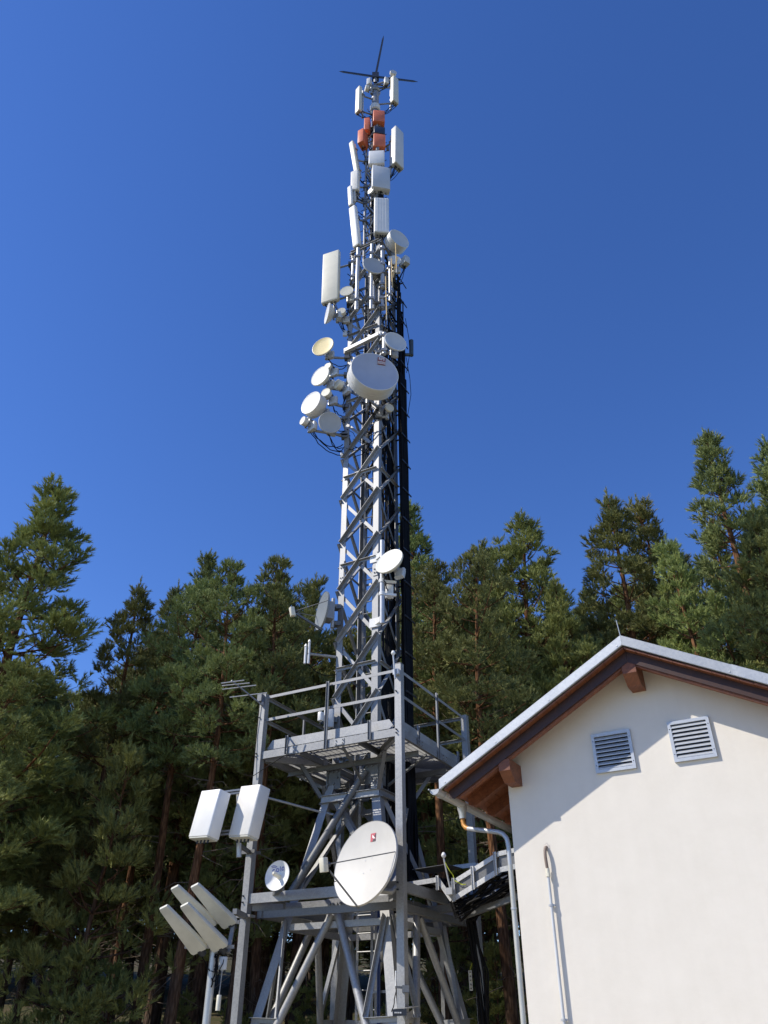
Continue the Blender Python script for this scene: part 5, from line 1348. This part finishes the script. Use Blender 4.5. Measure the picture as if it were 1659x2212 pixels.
W = 'pine tree in the wood behind the tower'
plant_px(160, 1024, 17.6, 0, 0.3, 'tall dense pine standing apart at the edge of the wood, left of the tower', wide=1.22)
plant_px(300, 1250, 19.5, 1, 1.2, 'slim dark pine between the tall edge pine and a forked pine', wide=0.95)
plant_px(470, 1172, 21.5, 3, 2.2, 'pointed pine with thin crown tip behind the twin box panels', wide=1.0)
plant_px(392, 1236, 22.5, 1, 4.2, 'small topped pine beside the pointed pine', wide=0.8)
plant_px(585, 1242, 21.0, 2, 0.6, 'bushy pine behind the yagi antenna', wide=0.85)
plant_px(682, 1224, 22.5, 0, 5.0, 'pine right behind the sideways satellite dish', wide=0.9)
plant_px(905, 1073, 22.5, 3, 3.0, 'tall pine rising directly behind the black cable bundle', wide=1.0)
plant_px(1105, 1087, 21.0, 2, 1.7, 'broad pine with pointed tip between cable bundle and building roof', wide=1.05)
plant_px(1034, 1166, 22.5, 0, 2.6, 'lower pine leaning against the broad pine', wide=0.9)
plant_px(1292, 1066, 21.5, 1, 0.9, 'dark pine with crooked tip above the roof ridge', wide=1.05)
plant_px(1372, 1090, 22.5, 4, 3.7, 'pale tipped pine behind the dark crooked pine', wide=0.85)
plant_px(1492, 925, 20.0, 3, 5.4, 'highest pine of the wood above the right roof slope', wide=1.0)
plant_px(1610, 938, 21.0, 1, 2.0, 'tall thin pine just behind the highest pine', wide=1.0)
plant_px(1700, 770, 19.0, 0, 4.4, 'tall pine furthest right beyond the roof', wide=1.0)
plant_px(1628, 1085, 16.8, 2, 2.9, 'bright green bushy pine close behind the building', wide=0.95)
plant_px(1460, 1130, 19.0, 4, 1.1, 'yellow green pine below the highest pine', wide=0.85)
plant_px(1210, 1235, 20.0, 0, 0.2, 'low pine filling the gap above the left roof slope', wide=0.9)
plant_px(985, 1265, 20.0, 4, 4.9, 'low pine right of the tower legs', wide=0.85)
plant_px(770, 1300, 24.0, 2, 2.2, 'pine hidden behind the tower shaft', wide=1.0)
plant_px(25, 1385, 14.5, 4, 0.5, 'young low branched pine in front at the left of the wood', wide=1.2)
plant_px(250, 1610, 17.5, 5, 2.4, 'young pine beside the bare pine trunks at the wood edge', wide=0.9)
plant_px(-60, 1250, 16.5, 4, 2.0, 'pine at the far left edge of the wood', wide=1.0)
rt = random.Random(23)
rows = [(24.5, [(-20, 1330), (105, 1440), (205, 1470), (330, 1340), (440, 1350), (530, 1330), (640, 1330), (740, 1340), (850, 1300), (950, 1240), (1080, 1250), (1180, 1270), (1270, 1230), (1380, 1180), (1520, 1110), (1640, 1060)]),
        (29.0, [(-50, 1400), (60, 1420), (160, 1480), (260, 1440), (370, 1370), (490, 1360), (600, 1345), (700, 1350), (810, 1330), (900, 1300), (1010, 1290), (1130, 1300), (1240, 1280), (1340, 1250), (1450, 1200), (1580, 1150)]),
        (35.0, [(0, 1440), (120, 1460), (230, 1470), (320, 1420), (430, 1400), (540, 1390), (650, 1390), (760, 1380), (860, 1360), (970, 1340), (1090, 1340), (1200, 1320), (1310, 1300)])]
for ri, (Y, ts) in enumerate(rows):
    for i, (x, y) in enumerate(ts):
        v = rt.choice([0, 1, 2, 3, 4])
        plant_px(x + rt.uniform(-15, 15), y + rt.uniform(-12, 25), Y + rt.uniform(-1.4, 1.6), v, rt.uniform(0, 6.28), ['pine in the second rank of the wood, half hidden', 'pine deeper inside the wood, mostly hidden', 'far pine closing the back of the wood'][ri], group=['second rank pines', 'inner pines', 'far pines'][ri], wide=rt.uniform(0.85, 1.05))
for i in range(22):
    x = -120 + 62 * i + rt.uniform(-15, 15)
    plant_px(x, 1500 + rt.uniform(-30, 40), rt.uniform(40, 46), 5, rt.uniform(0, 6.28), 'dense low branched pine far up the slope', group='dense pines up the slope', wide=1.2)
# trunks seen low down on the left
for i, (x, Y) in enumerate(((365, 17.6), (300, 18.6), (420, 20.5), (250, 21.5), (495, 18.2), (560, 20.5))):
    P = PX(x, 2150, Y); plant(P.x, P.y, rt.uniform(11.2, 12.8), 6, rt.uniform(0, 6.28), 'bare trunked pine at the front edge of the wood', group='bare trunked pines', wide=0.9)
for i, (x, Y) in enumerate(((955, 19.0), (1060, 20.0), (1110, 17.6), (1000, 22.5))):
    P = PX(x, 2150, Y); plant(P.x, P.y, rt.uniform(11.5, 13.0), 6, rt.uniform(0, 6.28), 'bare trunked pine between the tower and the building', group='bare trunked pines by the building', wide=0.9)
# pines left of the view, whose shade falls on the wood's edge and the tower's foot
for i, (x, y, h) in enumerate(((-14.0, 18.5, 14.0), (-16.5, 11.0, 12.0), (-15.0, 14.2, 12.5), (-14.5, 22.0, 15.0))):
    plant(x, y, h, (0, 2, 4, 2)[i], rt.uniform(0, 6.28), 'pine at the edge of the clearing left of the tower', group='pines left of the clearing')
# young pines and low growth on the slope
for i, (x, Y, h) in enumerate(((620, 20.0, 1.8), (520, 19.0, 1.5), (250, 18.0, 2.0), (960, 19.5, 2.2), (1060, 18.5, 2.4), (1090, 19.5, 1.9), (700, 21.0, 1.9), (400, 19.8, 1.6), (160, 17.0, 2.2), (1010, 20.5, 2.6), (860, 20.5, 2.0))):
    P = PX(x, 2180, Y); plant(P.x, P.y, h + 1.0, 5, rt.uniform(0, 6.28), 'low young pine growing on the slope under the trees', group='young pines under the trees', wide=1.1, name='young_pine', sink=0.3)
